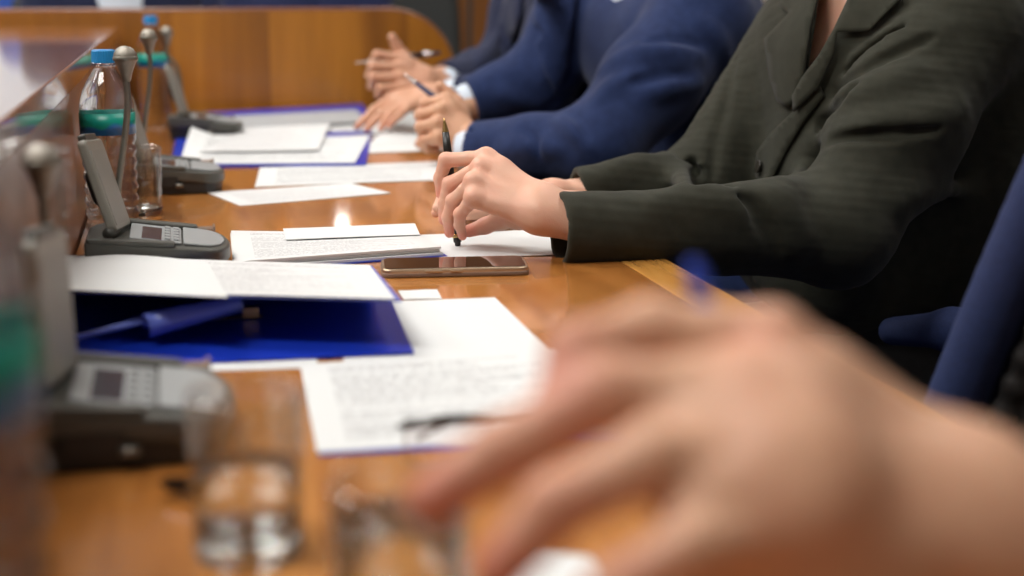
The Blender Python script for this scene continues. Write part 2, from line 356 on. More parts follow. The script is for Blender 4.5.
def nets(f, lo, hi, h):
    B = 8; lo = np.array(lo, float); hi = np.array(hi, float)
    nb = np.ceil((hi-lo)/(h*B)).astype(int); n = nb*B+1
    I = np.stack(np.meshgrid(*[np.arange(k) for k in nb], indexing='ij'), -1).reshape(-1, 3)
    d = evalf(f, lo+(I+.5)*h*B); I = I[np.abs(d) < h*B*1.35]
    G = np.full(n, 1., np.float32)
    o = np.stack(np.meshgrid(*[np.arange(B+1)]*3, indexing='ij'), -1).reshape(-1, 3)
    key = (I//3)@np.array([1000000, 1000, 1]); od = np.argsort(key, kind='stable'); I = I[od]; key = key[od]
    st = np.concatenate([[0], np.nonzero(np.diff(key))[0]+1, [len(key)]])
    for a_, b_ in zip(st[:-1], st[1:]):
        idx = (I[a_:b_, None, :]*B+o[None]).reshape(-1, 3); W_ = lo+idx*h
        cen = (W_.min(0)+W_.max(0))/2
        G[idx[:, 0], idx[:, 1], idx[:, 2]] = f(W_, (cen[None], np.linalg.norm(W_.max(0)-cen), h*B*2.6))
    ins = np.zeros(n, bool); ins[:] = G < 0
    # only edges inside evaluated blocks carry a crossing
    ev = np.zeros(nb, bool); ev[I[:, 0], I[:, 1], I[:, 2]] = True
    cellev = np.repeat(np.repeat(np.repeat(ev, B, 0), B, 1), B, 2)
    c = [ins[i:n[0]-1+i, j:n[1]-1+j, k:n[2]-1+k] for i in (0, 1) for j in (0, 1) for k in (0, 1)]
    anyi = np.zeros_like(c[0]); alli = np.ones_like(c[0])
    for q in c: anyi |= q; alli &= q
    act = anyi & ~alli & cellev
    ci = np.argwhere(act); vid = np.full(act.shape, -1, np.int64); vid[act] = np.arange(len(ci))
    acc = np.zeros((len(ci), 3)); cnt = np.zeros(len(ci))
    for ax in range(3):
        for u in (0, 1):
            for v in (0, 1):
                a = ci.copy(); oo = [i for i in range(3) if i != ax]; a[:, oo[0]] += u; a[:, oo[1]] += v
                b = a.copy(); b[:, ax] += 1
                ga, gb = G[tuple(a.T)], G[tuple(b.T)]; m = (ga < 0) != (gb < 0)
                t = np.where(m, ga/np.where(ga-gb == 0, 1, ga-gb), 0)
                p = a.astype(float); p[:, ax] += t; acc += p*m[:, None]; cnt += m
    V = lo+acc/np.maximum(cnt, 1)[:, None]*h
    F = []
    for ax in range(3):
        oo = [i for i in range(3) if i != ax]
        sl = [slice(1, n[i]-1) for i in range(3)]; sa = list(sl); sb = list(sl); sa[ax] = slice(0, n[ax]-1); sb[ax] = slice(1, n[ax])
        A_, B_ = ins[tuple(sa)], ins[tuple(sb)]
        E_ = np.argwhere(A_ != B_)
        flip = A_[tuple(E_.T)]
        for i in oo: E_[:, i] += 1
        q = []
        for du, dv in ((0, 0), (1, 0), (1, 1), (0, 1)):
            cc = E_.copy(); cc[:, oo[0]] -= du; cc[:, oo[1]] -= dv; q.append(vid[tuple(cc.T)])
        q = np.stack(q, 1)
        if ax == 1: flip = ~flip
        q[flip] = q[flip][:, ::-1]
        F.append(q[(q >= 0).all(1)])
    F = np.concatenate(F)[:, ::-1]
    for _ in range(2):
        g = grad(f, V, h*.5); dd = evalf(f, V); V = V-g*np.clip(dd, -h*.6, h*.6)[:, None]
    return V, F
def mesh_vf(name, V, F):
    me = bpy.data.meshes.new(name); me.vertices.add(len(V)); me.vertices.foreach_set('co', V.astype(np.float32).ravel())
    me.loops.add(len(F)*4); me.loops.foreach_set('vertex_index', F.astype(np.int32).ravel())
    me.polygons.add(len(F)); me.polygons.foreach_set('loop_start', np.arange(0, len(F)*4, 4, dtype=np.int32))
    me.polygons.foreach_set('loop_total', np.full(len(F), 4, dtype=np.int32)); me.update(calc_edges=True); me.validate()
    return me
def bounds(ps, pad):
    pts = []
    for p in ps:
        if p[0] == 'x': continue
        if p[0] == 'e': r = max(p[2]); pts += [p[1]-r, p[1]+r]
        else: pts += [p[1]-p[3], p[1]+p[3], p[2]-p[4], p[2]+p[4]]
    pts = np.array(pts); return pts.min(0)-pad, pts.max(0)+pad
def flat(groups): return [p for _, ps in groups for p in ps]
def sdf_obj(name, groups, h, material, parent=None, post=None, box=None, pad=.012, creases=()):
    f = field(groups, post, creases); lo, hi = box if box else bounds(flat(groups), pad)
    V, F = nets(f, lo, hi, h)
    o = link_mesh(name, mesh_vf(name, V, F), material, parent, True)
    return o, f
def march(f, px, py, d0=.3, d1=6.):
    """first hit of the view ray on a solid"""
    D = ray(px, py); t = d0
    for _ in range(160):
        v = f((Cn+D*t)[None])[0]
        if v < 3e-4: return Cn+D*t
        t += max(v*.8, 3e-4)
        if t > d1: return None
    return Cn+D*t
def drape(name, poly, f, mat_, parent, off=.003, thick=.0025, step=5, holes=None, dmin=.3):
    """a piece of cloth lying on a solid, given by its outline as seen in the photograph"""
    P = []
    for i in range(len(poly)):
        a, b = np.array(poly[i], float), np.array(poly[(i+1) % len(poly)], float); m = max(1, int(np.linalg.norm(b-a)/step))
        P += [a+(b-a)*k/m for k in range(m)]
    nb = len(P); P2 = np.array(P)
    def inside(x, y):
        c = False
        for i in range(nb):
            x0, y0 = P2[i]; x1, y1 = P2[(i+1) % nb]
            if (y0 > y) != (y1 > y) and x < (x1-x0)*(y-y0)/(y1-y0)+x0: c = not c
        return c
    xs = np.arange(P2[:, 0].min(), P2[:, 0].max(), step); ys = np.arange(P2[:, 1].min(), P2[:, 1].max(), step)
    for x in xs:
        for y in ys:
            if inside(x, y) and np.min(np.hypot(P2[:, 0]-x, P2[:, 1]-y)) > step*.6: P.append(np.array([x, y]))
    r = delaunay_2d_cdt([Vector(p) for p in P], [(i, (i+1) % nb) for i in range(nb)], [], 1, 1e-4)
    W = []; last = None
    for v in r[0]:
        h_ = march(f, v.x, v.y, dmin)
        if h_ is None: h_ = last if last is not None else at(v.x, v.y, d=1.8)
        W.append(h_); last = h_
    W = np.array(W)
    g = grad(f, W, .003); 
    me = bpy.data.meshes.new(name); bm = bmesh.new()
    vs = [bm.verts.new(w_+g_*off) for w_, g_ in zip(W, g)]
    for t in r[2]:
        try: bm.faces.new([vs[i] for i in t])
        except ValueError: pass
    bmesh.ops.recalc_face_normals(bm, faces=bm.faces)
    bm.faces.ensure_lookup_table()
    if sum(f_.normal.dot(Vector(g[0])) for f_ in bm.faces) < 0: bmesh.ops.reverse_faces(bm, faces=bm.faces)
    bm.to_mesh(me); bm.free()
    o = link_mesh(name, me, mat_, parent, True)
    s = o.modifiers.new('solid', 'SOLIDIFY'); s.thickness = thick; s.offset = 1
    return o
def blush(o, centers):
    me = o.data; n = len(me.vertices); V = np.empty(n*3, np.float32); me.vertices.foreach_get('co', V); V = V.reshape(-1, 3)
    b = np.zeros(n)
    for c, r, s in centers: b = np.maximum(b, s*np.exp(-((V-np.array(c))**2).sum(1)/(r*r)))
    a = me.attributes.new('blush', 'FLOAT', 'POINT'); a.data.foreach_set('value', b.astype(np.float32))

# ================================================================== SETTING
def struct(name, bm, m, **kw): return tag(obj(name, bm, m, **kw), kind='structure')
RX0, RX1, RY0, RY1, RZ = -5.5, 3.2, -2.2, 8.2, 3.0
bm = bmesh.new(); add_box(bm, (RX0, RY0, -.1), (RX1, RY1, 0)); struct('floor', bm, M['carpet'])
bm = bmesh.new(); add_box(bm, (RX0, RY0, RZ), (RX1, RY1, RZ+.1)); struct('ceiling', bm, M['ceil'])
bm = bmesh.new(); add_box(bm, (RX0-.1, RY0, 0), (RX0, RY1, RZ)); struct('wall_left', bm, M['plaster'])
bm = bmesh.new(); add_box(bm, (RX1, RY0, 0), (RX1+.1, RY1, RZ)); struct('wall_right', bm, M['plaster'])
bm = bmesh.new(); add_box(bm, (RX0, RY0-.1, 0), (RX1, RY0, RZ)); struct('wall_rear', bm, M['plaster'])
bm = bmesh.new(); add_box(bm, (RX0, RY1, 0), (RX1, RY1+.1, RZ)); struct('wall_far', bm, M['wall_wood'])
# bright window in the far wall, reflected in the counter
def window(i, x0, x1, z0, z1):
    b = bmesh.new(); t = .05
    for lo, hi in (((x0-t, RY1-.05, z0-t), (x1+t, RY1-.001, z0)), ((x0-t, RY1-.05, z1), (x1+t, RY1-.001, z1+t)), ((x0-t, RY1-.05, z0), (x0, RY1-.001, z1)), ((x1, RY1-.05, z0), (x1+t, RY1-.001, z1)), (((x0+x1)/2-.02, RY1-.045, z0), ((x0+x1)/2+.02, RY1-.001, z1))):
        add_box(b, lo, hi)
    fr = tag(obj('window_%d' % i, b, M['frame_white']), kind='structure')
    b = bmesh.new(); add_box(b, (x0, RY1-.012, z0), (x1, RY1-.004, z1)); g = obj('window_pane', b, emit('daylight_%d' % i, (.92, .96, 1), (.42)), fr)
window(1, -1.5, -.55, 1.2, 2.5); window(2, -3.4, -2.1, 1.2, 2.5)
LIT = emit('lamp_diffuser', (1, .96, .9), 5)
for i, (x, y) in enumerate(LAMPS):
    t = empty('ceiling_light', (x, y, RZ-.06))
    where = ['over the near end of the counter', 'over the middle of the counter', 'over the far end of the counter', 'above the seated woman', 'above the far seats', 'nearest the left wall, front one', 'nearest the left wall, rear one'][i]
    tag(t, 'white rectangular ceiling light panel ' + where, 'ceiling light', 'ceiling light panels')
    b = bmesh.new()
    for lo, hi in (((-.63, -.33, 0), (.63, -.30, .06)), ((-.63, .30, 0), (.63, .33, .06)), ((-.63, -.30, 0), (-.6, .30, .06)), ((.6, -.30, 0), (.63, .30, .06))): add_box(b, lo, hi)
    obj('frame', b, M['frame_white'], t)
    b = bmesh.new(); add_box(b, (-.6, -.3, .01), (.6, .3, .02)); obj('diffuser', b, LIT, t)
def wall_lamp(x, z, lab):
    t = empty('wall_lamp', (x, RY1, z)); tag(t, lab, 'lamp', 'globe lamps on the far wall')
    b = bmesh.new(); add_lathe(b, [(0, -.12), (.05, -.118), (.05, -.10), (.012, -.09), (.012, 0), (0, 0)], 24)
    for v in b.verts: v.co = Vector((v.co.x, -.08, v.co.z))+Vector((0, v.co.y, 0))
    add_tube(b, [(0, 0, -.11), (0, -.08, -.11)], .012)
    obj('bracket', b, M['chrome'], t, True)
    b = bmesh.new(); bmesh.ops.create_uvsphere(b, u_segments=24, v_segments=16, radius=.12)
    for v in b.verts: v.co.y -= .125
    obj('globe', b, emit('globe_glow', (1, .97, .92), 15), t, True)
wall_lamp(.80, 1.75, 'glowing globe wall lamp on the wood panelled far wall, higher one')

# ------------------------------------------------------------------ table, counter, partition
XF, XE, YN, YT = -.12, .523, -.35, 3.56
t = empty('conference_table', (0, 0, 0)); tag(t, 'long varnished orange wood conference table running away from the camera', 'table')
b = bmesh.new(); add_box(b, (XF+.001, YN, T-.03), (XE-.055, YT, T)); obj('table_top', b, M['table'], t)
b = bmesh.new(); add_box(b, (XE-.055, YN, T-.034), (XE, YT, T)); obj('edge_band', b, M['table_edge'], t, bevel=.003)
b = bmesh.new(); add_box(b, (XF+.14, YN+.05, .02), (XF+.18, YT-.05, T-.03)); obj('modesty_panel', b, M['panel'], t)
for yy in (YN+.1, .95, 2.25, YT-.15):
    b = bmesh.new(); add_box(b, (XF+.18, yy, .0), (XE-.12, yy+.035, T-.03)); obj('leg', b, M['panel'], t)
t = empty('raised_counter', (-.6, 1.6, 0)); tag(t, 'raised brown wood counter ledge running along the left of the table', 'counter')
b = bmesh.new(); add_box(b, (-.98, -1.95, .175+T), (.48, 1.955, .205+T)); o = obj('counter_top', b, M['counter'], t, bevel=.002)
b = bmesh.new(); add_box(b, (.455, -1.95, .0), (.478, 1.95, .174+T)); obj('counter_face', b, M['face'], t)
b = bmesh.new(); add_box(b, (-.96, -1.9, .0), (-.92, 1.95, .174+T)); obj('counter_face', b, M['face'], t)
# partition across the far end with a rounded corner
PX = at(455, 75, Y=3.6)[0]; PZ = at(300, 11, Y=3.6)[2]
t = empty('wood_partition', (0, 3.6, 0)); tag(t, 'low orange brown wood partition with rounded corner across the far table end', 'partition')
pts = [(-1.9, 0), (PX, 0), (PX, PZ-.165)]+[(PX-.165+.165*math.cos(a), PZ-.165+.165*math.sin(a)) for a in np.linspace(0, math.pi/2, 14)]+[(-1.9, PZ)]
b = bmesh.new(); add_prism(b, pts, 0, .04)
for v in b.verts: v.co = Vector((v.co.x, v.co.z, v.co.y))
obj('panel', b, M['panel'], t)
pts2 = [(x+.004*(1 if x > 0 else 0), z+.0) for x, z in pts]
b = bmesh.new(); path = [(PX+.002, -.002+.022, .01)]+[(PX-.165+.167*math.cos(a), .02, PZ-.165+.167*math.sin(a)) for a in np.linspace(0, math.pi/2, 14)]+[(-1.9, .02, PZ+.002)]
add_tube(b, path, .006, 8); obj('edge_trim', b, M['face'], t, True)
# ================================================================== THINGS ON THE TABLE
def sheet(corners, label, group=None, m='paper', thick=.0005, wave=.0004, z=None, name='paper_sheet', seed=0, cat='paper', lift=None, n=10, parent=None):
    """corners far-left, far-right, near-right, near-left as world points"""
    A, B_, C_, D_ = [np.array(c, float) for c in corners]; rnd = random.Random(seed); ph = rnd.random()*6
    b = bmesh.new(); uvl = b.loops.layers.uv.new('UVMap'); g = {}
    nu = nv = n; uvs = {}
    for s in (0, 1):
        for i in range(nu+1):
            for j in range(nv+1):
                u, v = i/nu, j/nv
                p = (A*(1-u)+B_*u)*(1-v)+(D_*(1-u)+C_*u)*v
                dz = wave*(1+math.sin(u*5+ph+v*2))*.5+(lift(u, v) if lift else 0)
                vt = b.verts.new((p[0], p[1], p[2]+dz+(thick if s else 0))); g[s, i, j] = vt; uvs[vt] = (u*np.linalg.norm(B_-A)/.21 if False else u, 1-v)
    for i in range(nu):
        for j in range(nv):
            b.faces.new((g[1, i, j], g[1, i, j+1], g[1, i+1, j+1], g[1, i+1, j])); b.faces.new((g[0, i, j], g[0, i+1, j], g[0, i+1, j+1], g[0, i, j+1]))
    ed = [(i, 0) for i in range(nu)]+[(nu, j) for j in range(nv)]+[(i, nv) for i in range(nu, 0, -1)]+[(0, j) for j in range(nv, 0, -1)]
    for k in range(len(ed)):
        p, q = ed[k], ed[(k+1) % len(ed)]
        b.faces.new((g[0, p[0], p[1]], g[1, p[0], p[1]], g[1, q[0], q[1]], g[0, q[0], q[1]]))
    for f in b.faces:
        for l in f.loops: l[uvl].uv = uvs[l.vert]
    o = obj(name, b, M[m] if isinstance(m, str) else m, parent, True)
    o.data.polygons.foreach_set('use_smooth', [False]*len(o.data.polygons))
    if parent is None: tag(o, label, cat, group)
    return o
def quad(px4, z): return [at(x, y, z=T+(z if not isinstance(z, (list, tuple)) else z[i])) for i, (x, y) in enumerate(px4)]
PG = 'loose papers on the table'

# near papers
sheet(quad([(176, 330), (312, 326), (318, 368), (160, 373)], .0002), 'white paper sheet mostly hidden beneath the blue folder, above the grey conference unit', PG, seed=2)
sheet(quad([(372, 312), (489, 309), (546, 351), (390, 378)], .0008)[:0] or quad([(330, 304), (495, 298), (548, 350), (345, 366)], .0002), 'blank white sheet right of the blue folder, its corner free on the wood', PG, seed=3)
sheet(quad([(302, 367), (556, 350), (640, 440), (319, 456)], .0003), 'blue plastic sleeve showing as a thin edge under the printed sheet near the eyeglasses', None, 'blue_folder', name='plastic_sleeve', cat='sleeve', wave=0)
sheet(quad([(300, 365), (553, 349), (630, 433), (317, 453)], .0012), 'printed white sheet in front of the blue folder, under the eyeglasses', PG, 'paper_text', seed=4)
sheet(quad([(398, 291), (437, 290), (442, 299), (404, 300)], .0002), 'small white paper slip between the folder corner and the phone', PG, seed=5)
sheet(quad([(520, 553), (590, 557), (660, 640), (470, 640)], .0002), 'white paper sheet at the bottom edge, below the blurred hand', PG, seed=6)

# blue folder, open like a wedge with papers on its cover
t = empty('blue_folder', (0, 0, 0)); tag(t, 'open blue plastic folder with white pages on its raised cover, in the table middle', 'folder')
UF = quad([(62, 257), (372, 267), (402, 302), (60, 293)], (.022, .022, .043, .043))
LW = [np.array([UF[0][0], UF[0][1], T+.0015]), np.array([UF[1][0]+.012, UF[1][1], T+.0015]), at(414, 354, z=T+.0015), at(62, 370, z=T+.0015)]
sheet(LW, None, m='blue_folder', thick=.0015, wave=0, name='lower_cover', parent=t)
sheet(UF, None, m='blue_sleeve', thick=.0015, wave=0, name='upper_cover', parent=t)
b = bmesh.new(); a0, a1 = UF[0], UF[1]
vs = [b.verts.new(p) for p in (a0+[0, 0, .001], a1+[0, 0, .001], (a1[0], a1[1], T+.002), (a0[0], a0[1], T+.002), a0+[0, .002, .001], a1+[0, .002, .001], (a1[0], a1[1]+.002, T+.002), (a0[0], a0[1]+.002, T+.002))]
for f in ((0, 1, 2, 3), (4, 7, 6, 5), (0, 4, 5, 1), (3, 2, 6, 7), (0, 3, 7, 4), (1, 5, 6, 2)): b.faces.new([vs[i] for i in f])
obj('spine', b, M['blue_folder'], t)
# curled translucent flap inside
b = bmesh.new(); p0, p1 = at(146, 326, z=T+.020), at(240, 303, z=T+.030); ax = Vector(p1-p0).normalized(); u = ax.cross(Vector((0, 0, 1))).normalized(); v = u.cross(ax)
rows = []
for k in range(15):
    a = math.radians(-60+260*k/14); rows.append([b.verts.new(Vector(p0+(p1-p0)*s)+(u*math.cos(a)+v*math.sin(a))*(.0105-.003*s)) for s in (0, .25, .5, .75, 1)])
for r0, r1 in zip(rows[:-1], rows[1:]):
    for i in range(4): b.faces.new((r0[i], r0[i+1], r1[i+1], r1[i]))
o = obj('rolled_flap', b, M['blue_sleeve'], t, True); s = o.modifiers.new('s', 'SOLIDIFY'); s.thickness = .0008
b = bmesh.new(); q = [at(72, 337, z=T+.012), at(150, 315, z=T+.026), at(155, 321, z=T+.022), at(80, 340, z=T+.009)]
b.faces.new([b.verts.new(p) for p in q]); o = obj('flap', b, M['blue_sleeve'], t); s = o.modifiers.new('s', 'SOLIDIFY'); s.thickness = .0012
t2 = empty('fastener', tuple(at(240, 318, z=T+.0035))); t2.parent = t
b = bmesh.new(); add_box(b, (-.035, -.005, 0), (.02, .005, .0015)); add_box(b, (.002, -.006, .001), (.017, .006, .010)); obj('clip', b, M['phone_gold'], t2, bevel=.001)
Ptop = [p+np.array([.003*sx, .004*sy, .0022]) for p, sx, sy in zip(UF, (1, -1, -2, 1), (-1, -1, 0, 0))]
sheet(Ptop, 'white sheet with faint print on the raised cover of the blue folder, lower one', 'pages on the blue folder cover', 'paper_text2', seed=7, n=14, lift=lambda u, v: .0)
Pt2 = quad([(66, 257), (208, 264), (228, 299), (67, 291)], (.025, .025, .048, .048))
sheet([p+np.array([0, 0, .001]) for p in Pt2], 'blank white page curling on the left half of the raised folder cover', 'pages on the blue folder cover', 'paper', seed=8, n=14, lift=lambda u, v: .004*math.sin(u*3.1)*(1-v), wave=0)

# bundle by the phone
b4 = quad([(231, 231), (416, 233), (441, 247), (234, 262)], .0105)
def down(c, z, dx=0, dy=0): return [np.array([p[0]+dx, p[1]+dy, T+z]) for p in c]
sheet(down(b4, .0003, .006, -.006), 'thin blue plastic cover beneath the document bundle beside the phone', None, 'blue_folder', .001, 0, name='plastic_cover', cat='folder')
for k, (dx, dy, lab) in enumerate(((.002, -.003, 'white stapled document at the bottom of the bundle left of the phone'), (-.001, .002, 'white stapled document in the middle of the bundle left of the phone'))):
    sheet(down(b4, .0016+.0032*k, dx, dy), lab, 'documents left of the phone', 'paper', .0028, 0, name='stapled_document', cat='document', seed=k)
sheet(down(b4, .0082), 'top printed document of the bundle left of the phone', 'documents left of the phone', 'paper_text2', .0026, .0004, name='stapled_document', cat='document', seed=9)
sheet(quad([(283, 229), (415, 224), (420, 235), (286, 240)], .0122), 'white sheet lying askew on the far side of the document bundle', PG, seed=10)
sheet(quad([(405, 236), (556, 229), (575, 255), (420, 259)], .0002), 'white sheet under the pen of the hand in the olive sleeve', PG, seed=11, lift=lambda u, v: .002*max(0, u-.7))

# sheets further away
sheet(quad([(260, 168), (437, 162), (442, 180), (255, 187)], .0002), 'printed sheet lying flat beyond the document bundle, farther of two', PG, 'paper_text', seed=12)
sheet(quad([(207, 193), (350, 183.5), (391, 193.5), (240, 206)], .0002), 'sheet with faint print lying askew on the wood nearest the document bundle', PG, 'paper_text2', seed=13)
sheet(quad([(176, 140), (372, 132), (366, 166), (170, 168)], .0003), 'blue folder beneath the papers in the seat of the blue suited man', None, 'blue_folder', .003, 0, name='blue_folder', cat='folder')
pf = quad([(192, 143), (370, 135), (355, 163), (176, 164)], .004)
sheet(pf, 'printed sheet on the second blue folder, raised corner at left', PG, 'paper_text', seed=14, lift=lambda u, v: .030*max(0, 1-u*5)*max(0, 1-v*1.5), n=20)
sheet(quad([(215, 130), (330, 124), (318, 150), (200, 152)], .0085), 'upper printed sheet tilted on the second blue folder', PG, 'paper_text2', .0006, seed=15)
sheet(quad([(190, 116), (362, 106), (372, 122), (196, 130)], .0002), 'blue folder at the far end of the table in front of the partition', None, 'blue_folder', .006, 0, name='blue_folder', cat='folder')
sheet(quad([(215, 117), (356, 110), (368, 122), (222, 129)], .0065), 'grey sheet inside the farthest blue folder', PG, mat('grey_sheet', (.40, .43, .45), .4), .0006, seed=16)
sheet(quad([(228, 128), (392, 121), (425, 136), (240, 143)], .0002), 'long printed sheet in front of the farthest folder', PG, 'paper_text', seed=17)
sheet(quad([(385, 130), (418, 114), (424, 140), (366, 147)], .0010), 'curled white page under the hands of the farthest man', PG, 'paper', seed=18, lift=lambda u, v: .02*math.sin(u*3.14)*(1-v))
sheet(quad([(330, 144), (424, 138), (450, 150), (350, 154)], .0003), 'white sheet between the second folder and the pale shirt cuff', PG, 'paper', seed=19)

# phone
t = empty('smartphone', (0, 0, 0)); tag(t, 'gold framed smartphone lying face up next to the documents', 'phone')
c = quad([(378.5, 258), (522, 255.5), (530, 266.5), (384, 270)], .0092); cen = sum(c)/4; ex = Vector((c[1]+c[2]-c[0]-c[3])/2); ang = math.atan2(ex.y, ex.x)
Wd = ex.length; Hd = .5*(np.linalg.norm(c[0]-c[3])+np.linalg.norm(c[1]-c[2])); Hd = min(Hd, .078)
t.location = (cen[0], cen[1], T+.0003); t.rotation_euler = (0, 0, ang)
b = bmesh.new(); add_prism(b, rrect(-Wd/2, -Hd/2, Wd/2, Hd/2, .010), 0, .0088); obj('body', b, M['phone_gold'], t, bevel=.0022, seg=3)
b = bmesh.new(); add_prism(b, rrect(-Wd/2+.003, -Hd/2+.003, Wd/2-.003, Hd/2-.003, .008), .0088, .0094); obj('screen', b, M['phone_glass'], t)
b = bmesh.new(); add_prism(b, rrect(-Wd/2-.0008, -Hd/2-.0008, Wd/2+.0008, Hd/2+.0008, .011), .0002, .0045); obj('case', b, mat('clear_brown_case', (.22, .15, .11), .3), t, bevel=.001)
b = bmesh.new(); add_box(b, (-.032, -Hd/2-.0016, .005), (-.014, -Hd/2+.001, .0072)); add_box(b, (-.006, -Hd/2-.0016, .005), (.006, -Hd/2+.001, .0072)); obj('button', b, M['phone_gold'], t, bevel=.0006)

# tumblers
def tumbler(px, Y, lab, water=0, X=None, r=.031, h=.09):
    x = at(px, 300, Y=Y)[0] if X is None else X
    t = empty('water_glass', (x, Y, T+.0002)); tag(t, lab, 'glass', 'clear glass tumblers')
    b = bmesh.new(); pr_ = [(r*.95, .0105), (r*.96, .012), (r, h-.002), (r-.0008, h), (r-.0016, h-.001), (r*.96-.0022, .018), (r*.90, .0122)]
    add_lathe(b, pr_, 64, closed=True); obj('glass_wall', b, M['glass'], t, True)
    b = bmesh.new(); add_lathe(b, [(0, .0012), (r*.78, .0004), (r*.88, 0), (r*.93, .002), (r*.95, .006), (r*.95, .0100), (r*.88, .0118), (0, .0112)], 64); obj('glass_base', b, M['glass_base'], t, True)
    if water:
        b = bmesh.new(); ri = lambda z: (r*.96-.0022+(r-.0016-r*.96+.0022)*(z-.018)/(h-.019))-.0003
        add_lathe(b, [(0, .0120), (r*.86, .013), (ri(.018), .0185), (ri(water), water), (0, water)], 64); obj('water', b, M['water'], t, True)
        for f in b.faces if False else []: pass
    return t
g1 = at(250, 552, z=T); tumbler(0, g1[1], 'half full glass tumbler beside the grey conference unit in the foreground', .048, X=g1[0])
g2 = at(402, 672, z=T); tumbler(0, g2[1], 'glass tumbler cut by the bottom edge, under the fingertips of the blurred hand', .072, X=g2[0])
tumbler(0, 1.93, 'glass tumbler behind the in-focus conference unit, next to the water bottle', .0, X=-.054)

# bottles
def bottle(x, y, lab, s=1.0):
    t = empty('water_bottle', (x, y, T+.0003)); tag(t, lab, 'bottle', 'plastic water bottles along the counter'); t.scale = (1, 1, s)
    R = .0325; prof = [(0, .004), (.012, .003), (.022, 0), (.029, .001), (R, .006)]
    for k in range(7):
        z = .012+k*.015; prof += [(R, z), (R-.0022, z+.0045), (R-.0022, z+.0065), (R, z+.011)]
    prof += [(R, .122), (R, .150), (.0318, .158), (.028, .172), (.021, .186), (.0148, .195), (.0130, .199), (.0130, .203), (.0155, .204), (.0155, .206), (.0125, .207), (.0125, .212), (0, .2125)]
    b = bmesh.new(); add_lathe(b, prof, 56); obj('bottle_body', b, M['pet'], t, True)
    b = bmesh.new(); add_lathe(b, [(R+.0004, .121), (R+.0004, .147)], 56, closed=False)
    m_ = M['label']; o = obj('bottle_label', b, m_, t, True); sm = o.modifiers.new('s', 'SOLIDIFY'); sm.thickness = .0003; sm.offset = 1
    b = bmesh.new(); n = 60; pr_ = []
    add_lathe(b, [(0, .2215), (.0125, .2215), (.0142, .2200), (.0148, .206), (.0132, .2055), (.0132, .2128), (0, .2128)], n)
    for v in b.verts:
        rr = math.hypot(v.co.x, v.co.y)
        if rr > .0138 and .2055 < v.co.z < .2205:
            k = round(math.atan2(v.co.y, v.co.x)/(2*math.pi)*n) % 2
            if k: v.co.x *= .965; v.co.y *= .965
    obj('cap', b, M['cap'], t)
    return t
m = M['label'] = mat('bottle_label_print', (.01, .2, .5), .35)
tc = N(m, 'ShaderNodeTexCoord'); nz = N(m, 'ShaderNodeTexNoise'); nz.inputs['Scale'].default_value = 28; nz.inputs['Detail'].default_value = 0; L(m, tc.outputs['Object'], nz.inputs['Vector'])
sp = N(m, 'ShaderNodeSeparateXYZ'); L(m, tc.outputs['Object'], sp.inputs[0])
ma = N(m, 'ShaderNodeMath', operation='MULTIPLY_ADD'); ma.inputs[1].default_value = 26; ma.inputs[2].default_value = -3.44; L(m, sp.outputs[2], ma.inputs[0])
ad = N(m, 'ShaderNodeMath', operation='ADD'); L(m, ma.outputs[0], ad.inputs[0]); L(m, nz.outputs['Fac'], ad.inputs[1])
rp = ramp(m, [(.45, (.01, .16, .50)), (.52, (.0, .26, .20))]); L(m, ad.outputs[0], rp.inputs[0]); L(m, rp.outputs[0], bsdf(m).inputs['Base Color'])
bottle(-.083, 1.80, 'clear water bottle with blue cap behind the in-focus conference unit')
bottle(-.045, 3.14, 'farthest clear water bottle with blue cap, next to the partition', 1.06)
NB = bottle(-.0865, .53, 'blurred clear water bottle cut by the left edge of the picture, nearest one')
NB.scale = (1, 1, 1.2)

